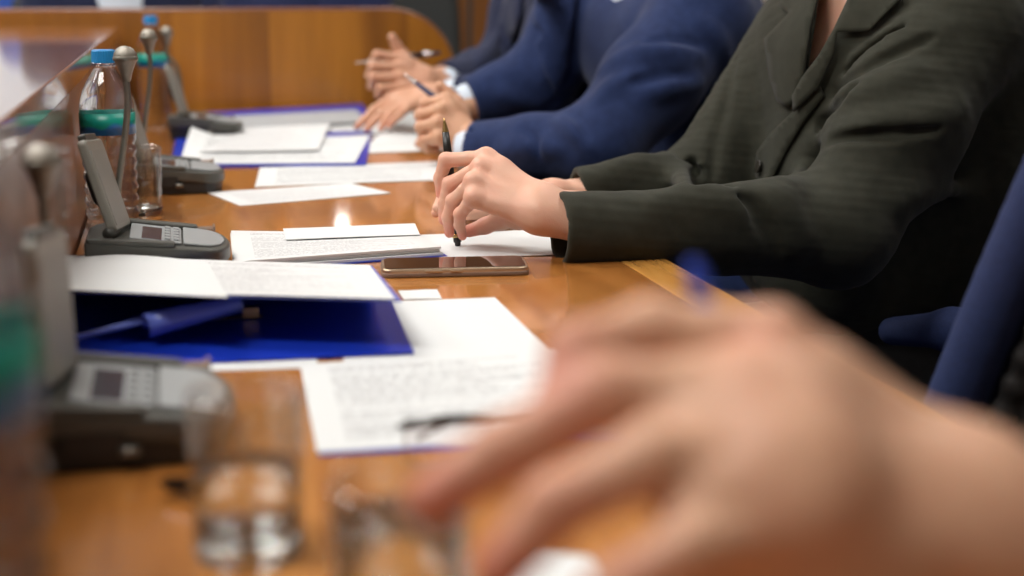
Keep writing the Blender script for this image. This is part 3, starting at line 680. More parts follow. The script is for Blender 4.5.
# conference units
DY = 1.54; DXc = -.024
def dl(px, py, z):                        # photo point on the in-focus unit -> its own coordinates
    p = at(px, py, z=T+z); return (p[0]-DXc, p[1]-DY)
def zt(x): return .043-.017*min(1, max(0, (x+.03)/.11))
def conference_unit(X, Y, lab, ball=(-.027, .045, .222), rz=0, lean=0):
    t = empty('conference_unit', (X, Y, T+.0003), rz); tag(t, lab, 'microphone unit', 'grey discussion units along the counter')
    W0 = .067
    def outline(e=0, x0=-.074):
        pts = [(x0+e, -W0+e), (.040, -W0+e)]
        for k in range(1, 12):
            a = -math.pi/2+math.pi*k/12; pts.append((.040+(.033-e)*math.cos(a)**.8 if math.cos(a) > 0 else .04, (W0-e)*math.sin(a)))
        pts += [(.040, W0-e), (-.055, W0-e), (x0+e+.006, W0-.016-e), (x0+e, W0-.034-e)]
        return pts
    b = bmesh.new(); add_prism(b, outline(.004), 0, lambda x, y: zt(x)-.012); obj('base_housing', b, M['dark'], t, bevel=.002)
    b = bmesh.new(); add_prism(b, outline(), lambda x, y: zt(x)-.016, lambda x, y: zt(x)); deck = obj('deck', b, M['grey'], t, bevel=.003, seg=3)
    # raised rails on both long sides
    b = bmesh.new(); add_prism(b, rrect(-.072, -W0, .016, -W0+.013, .004), lambda x, y: zt(x)-.002, lambda x, y: zt(x)+.0035); obj('side_rail', b, M['grey'], t, bevel=.0015)
    b = bmesh.new(); add_prism(b, rrect(-.045, W0-.020, .040, W0-.003, .004), lambda x, y: zt(x)-.002, lambda x, y: zt(x)+.005); obj('side_rail', b, M['grey'], t, bevel=.002)
    # near side recesses
    b = bmesh.new()
    add_prism(b, rrect(-.035, -W0-.0006, .005, -W0+.004, .002), .012, .026); obj('side_plate', b, M['dark'], t)
    b = bmesh.new(); add_tube(b, [(.000, -W0-.0025, .0135), (.012, -W0-.0025, .0135)], .0032, 12); obj('thumb_wheel', b, M['stem'], t, True)
    # display plate, screen, buttons, keypad cover
    b = bmesh.new(); add_prism(b, rrect(-.030, -.050, .022, .044, .003), lambda x, y: zt(x)-.001, lambda x, y: zt(x)+.0012); dp = obj('display_plate', b, M['light_grey'], t, bevel=.0006)
    b = bmesh.new(); add_prism(b, rrect(-.018, -.046, .002, .028, .001), lambda x, y: zt(x)+.0008, lambda x, y: zt(x)+.0016); obj('screen', b, M['lcd'], t)
    for i in range(2):
        for j in range(5):
            b = bmesh.new(); x, y = .008+.009*i, -.036+.017*j
            add_prism(b, rrect(x-.003, y-.005, x+.003, y+.005, .0015), lambda x, y: zt(x)+.001, lambda x, y: zt(x)+.0032); obj('button', b, M['light_grey'], t, bevel=.0006)
    kp = [(.024, -.050), (.040, -.050)]+[(.040+.027*math.cos(a)**.8, .050*math.sin(a)) for a in [math.radians(-90+15*k) for k in range(1, 12)]]+[(.040, .050), (.024, .050)]
    b = bmesh.new(); add_prism(b, kp, lambda x, y: zt(x)-.001, lambda x, y: zt(x)+.0022); obj('speaker_cover', b, M['light_grey'], t, bevel=.0012)
    # clear card slot on the far side
    b = bmesh.new(); add_box(b, (.036, .046, .012), (.058, .066, .034)); add_box(b, (.0565, .044, .010), (.059, .067, .0365)); obj('card_slot', b, M['card'], t)
    # tall tilted panel
    q = [at(112.5, 233, Y=DY-.045), at(127.5, 226, Y=DY+.045), at(102, 127, Y=DY+.045), at(80, 141, Y=DY-.045)]
    q[2][0] += lean; q[3][0] += lean
    q = [Vector((p[0]-DXc, p[1]-DY, p[2]-T)) for p in q]
    nrm = (q[1]-q[0]).cross(q[3]-q[0]).normalized()
    if nrm.x < 0: nrm = -nrm
    cxv = (q[0]+q[1]-q[2]-q[3]).normalized()
    b = bmesh.new(); side = (q[1]-q[0]).normalized(); upv = (q[3]-q[0]); H = upv.length; upn = upv.normalized(); Wp = (q[1]-q[0]).length
    Mx = Matrix((( *side, 0), (*upn, 0), (*nrm, 0), (0, 0, 0, 1))).transposed(); Mx.translation = q[0]-nrm*.005
    add_prism(b, rrect(0, 0, Wp, H, .007), 0, .010, Mx); pn = obj('flip_panel', b, M['mid_grey'], t, bevel=.003, seg=3)
    b = bmesh.new(); add_prism(b, rrect(.006, .006, Wp-.006, H-.012, .004), .010, .0106, Mx); obj('panel_grille', b, M['mid_grey2'], pn)
    b = bmesh.new(); add_prism(b, rrect(.016, .030, Wp-.020, H*.68, .010), -.007, .0005, Mx); obj('back_housing', b, M['dark'], pn, bevel=.004)
    b = bmesh.new(); add_prism(b, rrect(.012, H-.004, Wp-.02, H+.006, .003), .001, .009, Mx); obj('top_catch', b, M['grey'], pn, bevel=.001)
    b = bmesh.new(); p0 = q[0]-nrm*.004; p1 = q[1]-nrm*.004; add_tube(b, [p0, p1], .0065, 14); add_box(b, (p0.x-.010, p0.y+.004, .028), (p0.x+.012, p1.y-.004, .036)); obj('hinge', b, M['grey'], t, True)
    # gooseneck microphone
    B0 = np.array([-.042, .046, .040]); Bx = np.array(ball); 
    path = smooth_path([B0, B0+[-.001, 0, .035], Bx*.45+B0*.55+[.004, 0, .02], Bx+[.000, 0, -.045], Bx+[-.0005, 0, -.016]], 8)
    b = bmesh.new(); add_tube(b, path, .0036, 12); add_lathe(b, [(0, -.004), (.009, -.004), (.008, .008), (.0045, .012), (0, .012)], 20, tuple(B0)); gn = obj('gooseneck', b, M['stem'], t, True)
    b = bmesh.new(); add_lathe(b, [(0, -.026), (.0045, -.025), (.006, -.018), (.0095, -.008), (.0118, -.003), (.0125, .0), (.0118, .0045), (.009, .009), (.005, .0115), (0, .0125)], 28, tuple(Bx)); mh = obj('microphone_head', b, M['grille'], gn, True)
    b = bmesh.new(); add_lathe(b, [(.0122, -.0035), (.0131, -.0025), (.0131, .0005), (.0122, .0015)], 28, tuple(Bx), True); obj('head_ring', b, M['stem'], gn, True)
    b = bmesh.new(); add_tube(b, smooth_path([(-.060, .06, .012), (-.068, .072, .006), (-.071, .09, .003), (-.071, .14, .003), (-.070, .20, .003)], 6), .0025, 8); obj('cable', b, M['dark'], t, True)
    return t
M['mid_grey2'] = noise_var(mat('panel_grille_grey', (.27, .265, .235), .5), 1200, (.22, .215, .19), (.30, .295, .26), 2)
M['card'] = mat('clear_card_plastic', (.55, .48, .42), .1, Transmission_Weight=.7, IOR=1.2)
conference_unit(DXc, DY, 'grey conference microphone unit with tall tilted panel in sharp focus, behind the blue folder')
conference_unit(-.0445, .945, 'large blurred grey conference microphone unit in the left foreground, left of the tumbler', (-.045, .045, .182), lean=.024)
conference_unit(-.008, 2.17, 'grey conference microphone unit third from the camera, beyond the tumbler and bottle', (-.028, .045, .222))
conference_unit(.055, 2.93, 'dark grey conference microphone unit farthest from the camera', (-.068, .045, .205))

# pens and small things
def pen(p, q, name, lab, body='black', tip='gold', r=.005, parts=True, rings='gold', clip=True, tipfrac=.14, cat='pen', endfrac=.09, end=None):
    """p: writing tip, q: other end"""
    p = np.array(p, float); q = np.array(q, float); d = q-p; Ln = np.linalg.norm(d)
    t = empty(name, tuple(p)); tag(t, lab, cat)
    t.rotation_mode = 'QUATERNION'; t.rotation_quaternion = Vector(d).to_track_quat('Z', 'X')
    a = tipfrac*Ln
    b = bmesh.new(); add_lathe(b, [(0, 0), (.0006, .0002), (.0011, .003), (r*.45, a*.45), (r*.80, a)], 24); obj('pen_tip', b, M[tip], t, True)
    b = bmesh.new(); add_lathe(b, [(0, a), (r*.80, a), (r*.96, a+.02), (r, Ln*.5), (r*.98, Ln*(1-endfrac)), (0, Ln*(1-endfrac))], 28); obj('barrel', b, M[body], t, True)
    b = bmesh.new(); add_lathe(b, [(r*1.0, Ln*(1-endfrac)-.004), (r*1.1, Ln*(1-endfrac)-.003), (r*1.1, Ln*(1-endfrac)), (r, Ln*(1-endfrac)+.001)], 28, closed=True); obj('ring', b, M[rings], t, True)
    b = bmesh.new(); e = Ln*(1-endfrac); add_lathe(b, [(0, e), (r*.95, e), (r*.95, e+(Ln-e)*.55), (r*.7, e+(Ln-e)*.6), (r*.7, Ln-.001), (r*.5, Ln), (0, Ln)], 24); obj('push_button', b, M[end or rings], t, True)
    if clip:
        b = bmesh.new(); add_box(b, (-.0015, r+.0005, Ln*.62), (.0015, r+.0018, Ln*(1-endfrac))); add_box(b, (-.0015, r*.8, Ln*(1-endfrac)-.004), (.0015, r+.0018, Ln*(1-endfrac))); obj('clip', b, M[rings], t)
    return t
# eyeglasses standing on the papers
t = empty('eyeglasses', tuple(at(404, 468, z=T+.0016))); tag(t, 'eyeglasses with black upper rim standing on the printed sheet beside the blurred fingertips', 'glasses'); t.rotation_euler = (0, 0, math.radians(3))
GH = .029
lensm = clear('lens_glass', 1.3, .0, (.99, .99, 1))
for xx in (.0, .073):
    o2 = rrect(xx+.001, 0, xx+.055, GH, .009, 6)
    b = bmesh.new(); add_prism(b, o2, -.0008, .0008)
    for v in b.verts: v.co = Vector((v.co.x, v.co.z, v.co.y))
    obj('lens', b, lensm, t)
    b = bmesh.new(); add_tube(b, [(xx, 0, GH-.001), (xx+.028, 0, GH), (xx+.056, 0, GH-.001)], .0033, 8); obj('upper_rim', b, M['black'], t, True)
    lo_ = [(p[0], 0, p[1]) for p in o2[-4:]+o2[:4]] if False else [(xx+.001, 0, GH), (xx+.001, 0, .009), (xx+.003, 0, .003), (xx+.010, 0, 0), (xx+.046, 0, 0), (xx+.053, 0, .003), (xx+.055, 0, .009), (xx+.055, 0, GH)]
    b = bmesh.new(); add_tube(b, lo_, .0006, 8); obj('wire_rim', b, M['phone_gold'], t, True)
b = bmesh.new(); add_tube(b, [(.055, 0, GH-.002), (.064, -.002, GH), (.074, 0, GH-.002)], .0014, 8); obj('bridge', b, M['black'], t, True)
for q, (xx, dx) in enumerate(((-.001, 1), (.129, -1))):
    b = bmesh.new(); add_tube(b, smooth_path([(xx, .002, GH-.003), (xx+.002*dx, .008+.004*q, GH-.004), (xx+.03*dx, .010+.004*q, GH-.004), (xx+.09*dx, .011+.004*q, GH-.006), (xx+.118*dx, .011+.004*q, GH-.016)], 5), .0015, 8); obj('temple', b, M['black'], t, True)
# pen cap lying behind the near tumbler
p0, p1 = at(158, 484, z=T+.0075), at(205, 487, z=T+.0075)
pen(p0, np.array(p0)+(np.array(p1)-p0)/np.linalg.norm(np.array(p1)-p0)*.032, 'pen_cap', 'short black pen cap with shiny end lying behind the near glass tumbler', 'black', 'chrome', .0055, clip=False, tipfrac=.2, rings='chrome', cat='pen cap')

# ================================================================== PEOPLE
def A(px, py, Y): return at(px, py, Y=Y)
def Dp(px, py, d): return at(px, py, d=d)
def hand_groups(wrist, fore, fingers, thumb, s=1.0, extra=(), fw=1.0):
    """fingers: four [MCP, PIP, DIP, TIP] from index to little; thumb [CMC, MCP, IP, TIP]"""
    R_ = [(.0098, .0088, .0076, .0062), (.0100, .0090, .0078, .0064), (.0095, .0084, .0073, .0060), (.0085, .0074, .0064, .0054)]
    wrist = np.array(wrist); fore = np.array(fore)
    ac = np.array(fingers[0][0])-np.array(fingers[3][0]); ac /= np.linalg.norm(ac)
    palm = []
    for i, f in enumerate(fingers):
        w0 = wrist+ac*(.012, .005, -.004, -.011)[i]*s
        palm.append(cap(w0, f[0], .0175*s, .0112*s, .0075))
    palm.append(cap(wrist+ac*.010*s, fore+ac*.010*s, .0185*s, .0215*s, .02)); palm.append(cap(wrist-ac*.010*s, fore-ac*.010*s, .0185*s, .0215*s, .02))
    palm.append(cap(wrist+ac*.008*s, thumb[0], .017*s, .015*s, .015)); palm.append(cap(thumb[0], thumb[1], .0155*s, .0125*s, .012))
    palm.append(cap(thumb[0], fingers[0][0]*.75+wrist*.25, .013*s, .010*s, .018))
    g = [(0, palm)]
    for i, f in enumerate(fingers):
        r = [x*s*fw for x in R_[i]]; ps = [cap(f[0], f[1], r[0]*1.06, r[1], .003)]
        m = (f[0]*.55+f[1]*.45); ps = [cap(f[0], m, r[0]*1.12, r[1]*.97, .004), cap(m, f[1], r[1]*.97, r[1]*1.04, .004)]
        m = (f[1]+f[2])/2; ps += [cap(f[1], m, r[1]*1.04, r[2]*.98, .003), cap(m, f[2], r[2]*.98, r[2]*1.02, .003), cap(f[2], f[3], r[2]*1.0, r[3], .003)]
        g.append((.0035*s, ps))
    r = (.0125*s, .0108*s, .0098*s, .0078*s)
    g.append((.006*s, [cap(thumb[1], thumb[2], r[1]*1.1, r[2], .004), cap(thumb[2], thumb[3], r[2]*1.03, r[3], .004)]))
    # tendons and knuckle bones under the skin of the back of the hand
    g[0][1].extend(extra); return g
def relax(groups): return groups
def body_mesh(name, head, neck, chest, pelvis, sh, el, wr, hands, knees, feet, mt, h=.006, hand_h=.0016, s=1.0, face=None, blushes=(), cr=.095):
    """one continuous figure; hands sampled finer and welded at mid forearm"""
    head, neck, chest, pelvis = map(lambda v: np.array(v, float), (head, neck, chest, pelvis))
    f_ = np.array(face if face is not None else (-1, 0, -.15), float); f_ /= np.linalg.norm(f_); side = np.cross(f_, [0, 0, 1]); side /= np.linalg.norm(side); up = np.cross(side, f_)
    Rm = np.stack([f_, side, up], 1)
    H = lambda x, y, z: head+Rm@(np.array([x, y, z])*s)
    hd = [ell(H(-.012, 0, .03), np.array([.096, .076, .098])*s, .02, Rm), ell(H(.03, 0, -.035), np.array([.060, .056, .070])*s, .03, Rm), cap(H(.055, 0, -.085), H(.05, 0, -.08), .022*s, .024*s, .035),
          cap(H(.080, .0, .005), H(.104, 0, -.028), .007*s, .012*s, .014), ell(H(.094, .012, -.030), np.array([.009]*3)*s, .008), ell(H(.094, -.012, -.030), np.array([.009]*3)*s, .008),
          cap(H(.080, .022, -.060), H(.080, -.022, -.060), .007*s, .007*s, .014), cap(H(.076, .016, -.068), H(.076, -.016, -.068), .007*s, .007*s, .012),
          cap(H(.071, .045, .022), H(.080, .012, .020), .008*s, .008*s, .014), cap(H(.071, -.045, .022), H(.080, -.012, .020), .007*s, .007*s, .012),
          ell(H(-.005, .078, -.005), np.array([.018, .008, .032])*s, .006, Rm), ell(H(-.005, -.078, -.005), np.array([.018, .008, .032])*s, .006, Rm),
          cut(H(.092, .031, .004), H(.092, .031, .004), .012*s, None, .012), cut(H(.092, -.031, .004), H(.092, -.031, .004), .014*s, None, .012)]
    low = H(-.02, 0, -.08)
    tr = [cap(low, neck, .052*s, .055*s, .05), cap(neck, chest, .056*s, cr*s, .06)]
    ac = np.array(sh[0])-np.array(sh[1]); ac /= np.linalg.norm(ac)
    for q in (-1, 1): tr.append(cap(chest+ac*.06*q, pelvis+ac*.065*q, cr*s, .095*s, .06))
    for i in range(2):
        tr.append(cap(neck*.5+chest*.5, sh[i], .045*s, .046*s, .05)); tr.append(cap(sh[i], el[i], .044*s, .034*s, .03)); tr.append(cap(el[i], wr[i], .034*s, .024*s, .03))
        tr.append(cap(pelvis+ac*(.09 if i == 0 else -.09), knees[i], .085*s, .058*s, .05)); tr.append(cap(knees[i], feet[i], .055*s, .036*s, .03))
    me_parts = []
    V, F = nets(field([(0, hd+tr)]), *bounds(hd+tr, .03), h); me_parts.append((V, F))
    for hg in hands:
        f = field(hg); lo, hi = bounds(flat(hg), .006); me_parts.append(nets(f, lo, hi, hand_h))
    Vs, Fs, n = [], [], 0
    for V, F in me_parts: Vs.append(V); Fs.append(F+n); n += len(V)
    o = link_mesh(name, mesh_vf(name, np.concatenate(Vs), np.concatenate(Fs)), mt, None, True)
    blush(o, list(blushes)+[(H(.078, 0, -.064), .02, .8), (H(.10, 0, -.03), .014, .4)])
    # eyes and hair are children
    for q in (-1, 1):
        b = bmesh.new(); bmesh.ops.create_uvsphere(b, u_segments=16, v_segments=12, radius=.0125*s)
        for v in b.verts: v.co = Vector(H(.070, .031*q, .004))+v.co
        e = obj('eye', b, M['eye'], o, True)
        b = bmesh.new(); bmesh.ops.create_uvsphere(b, u_segments=12, v_segments=8, radius=.0062*s)
        for v in b.verts: v.co = Vector(H(.0772, .031*q, .002))+v.co
        obj('iris', b, M['iris'], e, True)
    return o, H, Rm
def hair(parent, H, Rm, s, m, long=False):
    ps = [ell(H(-.022, 0, .043), np.array([.100, .084, .098])*s, .02, Rm), cut(H(.115, 0, -.04), H(.10, 0, -.03), .085*s, None, .02), cut(H(.03, .0, -.12), H(.03, 0, -.10), .085*s, None, .02)]
    if long: ps += [cap(H(-.07, .05, 0), H(-.085, .05, -.19), .05*s, .03*s, .03), cap(H(-.07, -.05, 0), H(-.085, -.05, -.19), .05*s, .03*s, .03)]
    ps += [cut(H(.02, .09, -.02), H(.02, .09, -.02), .03*s, None, .01), cut(H(.02, -.09, -.02), H(.02, -.09, -.02), .03*s, None, .01)]
    sdf_obj('hair', [(0, ps)], .006*s, m, parent, pad=.03)
def shoes(parent, feet):
    for f in feet:
        f = np.array(f, float); sdf_obj('shoe', [(0, [cap((f[0]+.03, f[1], .045), (f[0]-.02, f[1], .05), .042, .042, .02), cap((f[0]-.02, f[1], .04), (f[0]-.16, f[1], .032), .038, .030, .03), half((0, 0, .002), (0, 0, -1))])], .006, M['shoe'], parent)
def trousers(parent, pelvis, ac, knees, feet, m, s=1.0):
    ps = [cap(np.array(pelvis)+ac*.07, np.array(pelvis)-ac*.07, .128*s, .128*s, .05)]
    for i in range(2): ps += [cap(np.array(pelvis)+ac*(.09, -.09)[i], knees[i], .102*s, .075*s, .05), cap(knees[i], np.array(feet[i])+[0, 0, .03], .074*s, .062*s, .04)]
    sdf_obj('trousers', [(0, ps)], .009, m, parent)
def cuff(parent, p, q, r0, r1, m, name='shirt_cuff'):
    p, q = Vector(p), Vector(q); b = bmesh.new(); Ln = (q-p).length
    add_lathe(b, [(r0, 0), (r0, Ln*.5), (r1, Ln), (r1-.002, Ln), (r0-.002, Ln*.5), (r0-.002, 0)], 32, closed=True)
    Mq = (q-p).to_track_quat('Z', 'X').to_matrix().to_4x4(); Mq.translation = p
    for v in b.verts: v.co = Mq @ v.co
    return obj(name, b, m, parent, True)
def strokes(f, lines, r, k=.010, kind='ridge', sink=.5):
    """folds of cloth: soft ridges or creases laid along the surface of a solid; one list of pieces per fold"""
    out = []
    for ln in lines:
        rr = r
        if isinstance(ln, tuple): ln, rr = ln
        pts = [march(f, x, y) for x, y in ln]; pts = [p for p in pts if p is not None]
        if len(pts) < 2: continue
        g = grad(f, np.array(pts), .004); sk = sink if kind == 'ridge' else -.55
        pts = [p-q*rr*sk for p, q in zip(pts, g)]
        sm = smooth_path(pts, 5); n = len(sm); tap = lambda t: rr*(.25+.75*math.sin(math.pi*t)**.7)
        sm = [p-q*0 for p, q in zip(sm, sm)]
        out.append([(cap if kind == 'ridge' else cut)(sm[i]-0, sm[i+1]-0, tap(i/(n-1)), tap((i+1)/(n-1)), .0008) for i in range(n-1)])
    return out
def wave_noise(P, fr, seed):
    rng = np.random.RandomState(seed); d = np.zeros(len(P))
    for _ in range(5):
        v = rng.randn(3); v /= np.linalg.norm(v); d += np.sin(P@v*fr*(.6+rng.rand())+rng.rand()*6.28)
    return d/5

# ---------------------------------------------------------------- chairs
def chair(x, y, lab, m, back_x=.20, w=.25, top=1.02, lean=.12, group='upholstered chairs at the table', high=None):
    t = empty('upholstered_chair', (x, y, 0)); tag(t, lab, 'chair', None)
    sdf_obj('seat', [(0, [cap((-.17, -w+.06, .425), (-.17, w-.06, .425), .045, None, .02), cap((.17, -w+.06, .425), (.17, w-.06, .425), .045, None, .02), cap((0, -w+.06, .425), (0, w-.06, .425), .05, None, .16)])], .008, m, t, pad=.04)
    ps = []
    for i in range(22):
        q = i/21; z0 = .47+(top-.50)*q; xx = back_x+lean*q**1.2; ps.append(cap((xx, -w+.05+.03*q**3, z0), (xx, w-.05-.03*q**3, z0), .034, None, .02))
    sdf_obj('backrest', [(0, ps)], .008, m, t, pad=.04)
    b = bmesh.new()
    for q in (-1, 1): add_tube(b, smooth_path([(back_x+.02, .18*q, .40), (back_x+.055, .18*q, .5), (back_x+.05+lean*.5, .18*q, .75), (back_x+.05+lean, .18*q, top-.06)], 5), .011, 8)
    obj('back_frame', b, M['dark'], t, True)
    for qx in (-.18, .19):
        for qy in (-.19, .19):
            b = bmesh.new(); add_tube(b, [(qx, qy, .40), (qx*1.12, qy*1.08, .0)], [.014, .010], 10); obj('leg', b, M['dark'], t, True)
    return t

# ---------------------------------------------------------------- woman in the olive jacket
def woman():
    Lsh, Lel, Lcf = np.array([.955, 1.625, .995]), A(838, 232, 1.53), A(566, 229, 1.50)
    Rsh, Rel, Rcf = np.array([.955, 1.985, 1.045]), A(700, 190, 1.86), A(580, 196, 1.80)
    chest, pelvis, neck, head = np.array([.935, 1.80, .93]), np.array([1.09, 1.80, .52]), np.array([.93, 1.80, 1.12]), np.array([.865, 1.79, 1.265])
    kn = [(.66, 1.70, .50), (.66, 1.92, .50)]; ft = [(.62, 1.70, .09), (.64, 1.92, .09)]
    # left hand holding the pen
    fi = [[A(486, 158, 1.578), A(446, 160, 1.598), A(440, 178, 1.604), A(441, 194, 1.604)],
          [A(481, 168, 1.562), A(450, 184, 1.588), A(444.5, 203, 1.594), A(444, 220, 1.594)],
          [A(474, 182, 1.546), A(453, 201, 1.572), A(448, 217, 1.580), A(449.5, 233, 1.582)],
          [A(474, 198, 1.535), A(460, 214, 1.556), A(459.5, 225, 1.566), A(462.5, 236, 1.572)]]
    th = [A(520, 213, 1.560), A(502, 219, 1.585), A(485, 226, 1.600), A(469, 231, 1.604)]
    wr = A(540, 209, 1.518)
    tend = [cap(f[0], wr*.75+f[0]*.25, .0105, .006, .004) for f in []]
    kb = [ell(f[0]+np.array([0, -.002, .002]), (.0095, .0095, .0088), .010) for f in fi]
    hl = hand_groups(wr, A(600, 224, 1.50), fi, th, .95, extra=kb)
    # the other hand behind it, loosely closed on the sheet
    Y = 1.73
    fr = [[A(486, 196, 1.74), A(456, 194, 1.715), A(442, 200, 1.705), A(437, 208, 1.70)], [A(484, 200, 1.755), A(452, 200, 1.73), A(440, 206, 1.722), A(436, 213, 1.718)],
          [A(484, 203, 1.772), A(456, 203, 1.76), A(446, 209, 1.755), A(443, 215, 1.75)], [A(488, 206, 1.79), A(466, 207, 1.785), A(456, 212, 1.78), A(452, 216, 1.78)]]
    hr = hand_groups(A(552, 198, 1.785), A(600, 198, 1.80), fr, [A(530, 205, 1.75), A(505, 209, 1.725), A(485, 212, 1.705), A(468, 214, 1.69)], .95)
    bl = [(f[0], .009, .55) for f in fi]+[(f[1], .008, .5) for f in fi]+[(f[3], .011, .9) for f in fi]+[(th[2], .012, .8), (th[3], .014, 1)]
    o, H, Rm = body_mesh('person', head, neck, chest, pelvis, [Lsh, Rsh], [Lel, Rel], [wr, A(552, 198, 1.785)], [hl, hr], kn, ft, M['skin_f'], s=.94, hand_h=.0015, blushes=bl, cr=.112)
    tag(o, 'woman in a dark olive jacket, an upright pen in her hand, nearest sitter in focus', 'person')
    hair(o, H, Rm, .94, M['hair_brown'], True)
    ac = np.array([0, 1., 0])
    # jacket
    tor = [cap(chest+[0, -.055, .03], pelvis+[0, -.06, .02], .130, .135, .06), cap(chest+[0, .055, .03], pelvis+[0, .06, .02], .130, .135, .06),
           cap(chest+[.02, 0, .05], Lsh, .10, .072, .06), cap(chest+[.02, 0, .05], Rsh, .10, .072, .06), cap(neck+[.03, 0, -.07], chest, .075, .12, .06), cap(neck+[.045, -.03, -.055], neck+[.045, .03, -.055], .055, .055, .04),
           cap((.895, 1.73, .94), (.865, 1.74, .70), .105, .120, .06), cap((.90, 1.87, .94), (.88, 1.86, .70), .105, .120, .06), cap((1.04, 1.74, .98), (1.14, 1.74, .62), .125, .14, .06), cap((1.04, 1.86, .98), (1.14, 1.86, .62), .125, .14, .06),
           half(neck+[-.01, 0, .0], (-.35, 0, 1), .01)]
    SL = [cap(Lsh, Lel*.5+Lsh*.5, .075, .074, .03), cap(Lel*.5+Lsh*.5, Lel, .074, .062, .03), cap(Lel, Lcf*.5+Lel*.5, .060, .0475, .03)]
    FL = [cap(Lcf*.5+Lel*.5+[.02, 0, 0], Lcf+[-.03, 0, 0], .0475, .0420, .03), half(A(559.5, 228, 1.5), (-1, 0, .03), .005), cut(Lcf+[-.06, 0, .0], Lcf+[.012, 0, 0], .0365, .033, .002)]
    SR = [cap(Rsh, Rel, .072, .060, .03), cap(Rel, Rcf*.5+Rel*.5, .060, .046, .03)]
    FR_ = [cap(Rcf*.5+Rel*.5+[.02, 0, 0], Rcf+[-.03, 0, 0], .047, .037, .03), half(A(577, 196, 1.80), (-1, 0, .0), .005), cut(Rcf+[-.06, 0, 0], Rcf+[.012, 0, 0], .032, .029, .002)]
    base = [(0, tor), (.030, SR), (.02, FR_), (.028, SL), (.02, FL)]
    fb = field(base)
    rid = strokes(fb, [([(742, 210), (752, 196), (768, 188), (790, 186)], .016), ([(815, 138), (850, 128), (890, 126), (930, 120), (958, 108)], .013),
                       ([(832, 112), (850, 98), (880, 84), (915, 70)], .010), ([(846, 80), (870, 62), (905, 44), (940, 28)], .010), ([(860, 60), (890, 36), (920, 18)], .008),
                       ([(690, 206), (720, 201), (736, 205)], .012), ([(655, 204), (690, 196), (715, 196)], .010), ([(812, 150), (800, 170), (785, 190), (778, 205)], .009),
                       ([(660, 150), (672, 158), (684, 172), (690, 190)], .014), ([(600, 178), (630, 164), (655, 160)], .012), ([(700, 60), (690, 110), (684, 150)], .011),
                       ([(770, 200), (790, 220), (800, 250)], .012), ([(900, 200), (930, 195), (970, 190)], .012)], .012, .014, sink=.72)
    cr = strokes(fb, [([(738, 201), (750, 207), (760, 220), (770, 238), (778, 258)], .009), ([(832, 142), (862, 137), (895, 134), (935, 129)], .006), ([(822, 132), (828, 122), (840, 104), (858, 88)], .008),
                      ([(838, 92), (860, 74), (895, 56), (930, 40)], .006), ([(850, 72), (875, 50), (905, 30)], .005), ([(672, 150), (684, 160), (696, 176), (698, 190)], .008), ([(735, 60), (726, 100), (716, 140), (712, 180)], .007),
                      ([(690, 195), (712, 186), (728, 190)], .006)], .007, .012, 'crease')
    torf = [(0, tor), (.030, SR), (.02, FR_), (.028, SL), (.02, FL)]+[(.032, q) for q in rid]
    def post(P, d):
        px, py, wz = proj(P)
        a = ((px-806)*118+(py-80)*18)/math.hypot(118, 18)          # right of the left opening edge
        b_ = -((px-806)*118+(py-80)*68)/math.hypot(118, 68)
        wedge = np.maximum(-a, -b_)*wz/FPX; wedge = np.maximum(wedge, np.maximum(wz-2.02, py-90))
        d = -smin(-d, wedge, .003)
        m = (np.abs(d) < .02)
        if m.any():
            Q = P[m]; d[m] += .0011*wave_noise(Q, 95, 3)+.0006*wave_noise(Q*[1, 1, 2.0], 240, 5)
        return d
    j, fj = sdf_obj('jacket', torf, .0037, M['olive'], o, post=post, box=bounds(flat(base), .02), creases=cr)
    # solid used to lay the lapels on (no opening cut)
    fl = field([(0, tor), (.03, SR), (.028, SL)])
    dr = lambda n, poly, off, th_=.003, mt='olive': drape(n, poly, fl, M[mt], j, off, th_)
    dr('collar', [(790, -40), (822, -40), (820, 0), (813, 30), (807, 74), (801, 96), (792, 108), (782, 102), (774, 78), (768, 40), (793, 15), (783, 8)], .004)
    dr('front_edge', [(806, 84), (822, 86), (826, 96), (806, 122), (790, 150), (776, 178), (764, 186), (758, 174), (760, 152), (776, 132), (796, 112)], .003)
    dr('lapel', [(872, -40), (900, -40), (906, 3), (874, 34), (841, 34), (838, 54), (824, 86), (800, 112), (799, 96), (808, 78), (824, 56), (838, 32), (853, 0)], .009)
    hit = march(fl, 766, 168); g = grad(fl, hit[None], .003)[0]
    b = bmesh.new(); add_lathe(b, [(0, .000), (.0085, 0), (.0095, .0015), (.0090, .0032), (.007, .0026), (0, .0024)], 24)
    Mq = Vector(g).to_track_quat('Z', 'Y').to_matrix().to_4x4(); Mq.translation = Vector(hit+g*.0095)
    for v in b.verts: v.co = Mq @ v.co
    obj('button', b, M['button'], j, True)
    trousers(o, pelvis, -ac, kn, ft, M['trousers'], .95); shoes(o, ft)
    return Lcf
M['pen_black'] = mat('pen_black_barrel', (.012, .011, .010), .38)
woman()
pen(at(444, 118, Y=1.622), at(458, 246, Y=1.60), 'ballpoint_pen', 'black pen with gold point held upright by the hand in the olive sleeve', 'pen_black', 'gold', .0050, clip=False, tipfrac=.11, endfrac=.07, end='pen_black')

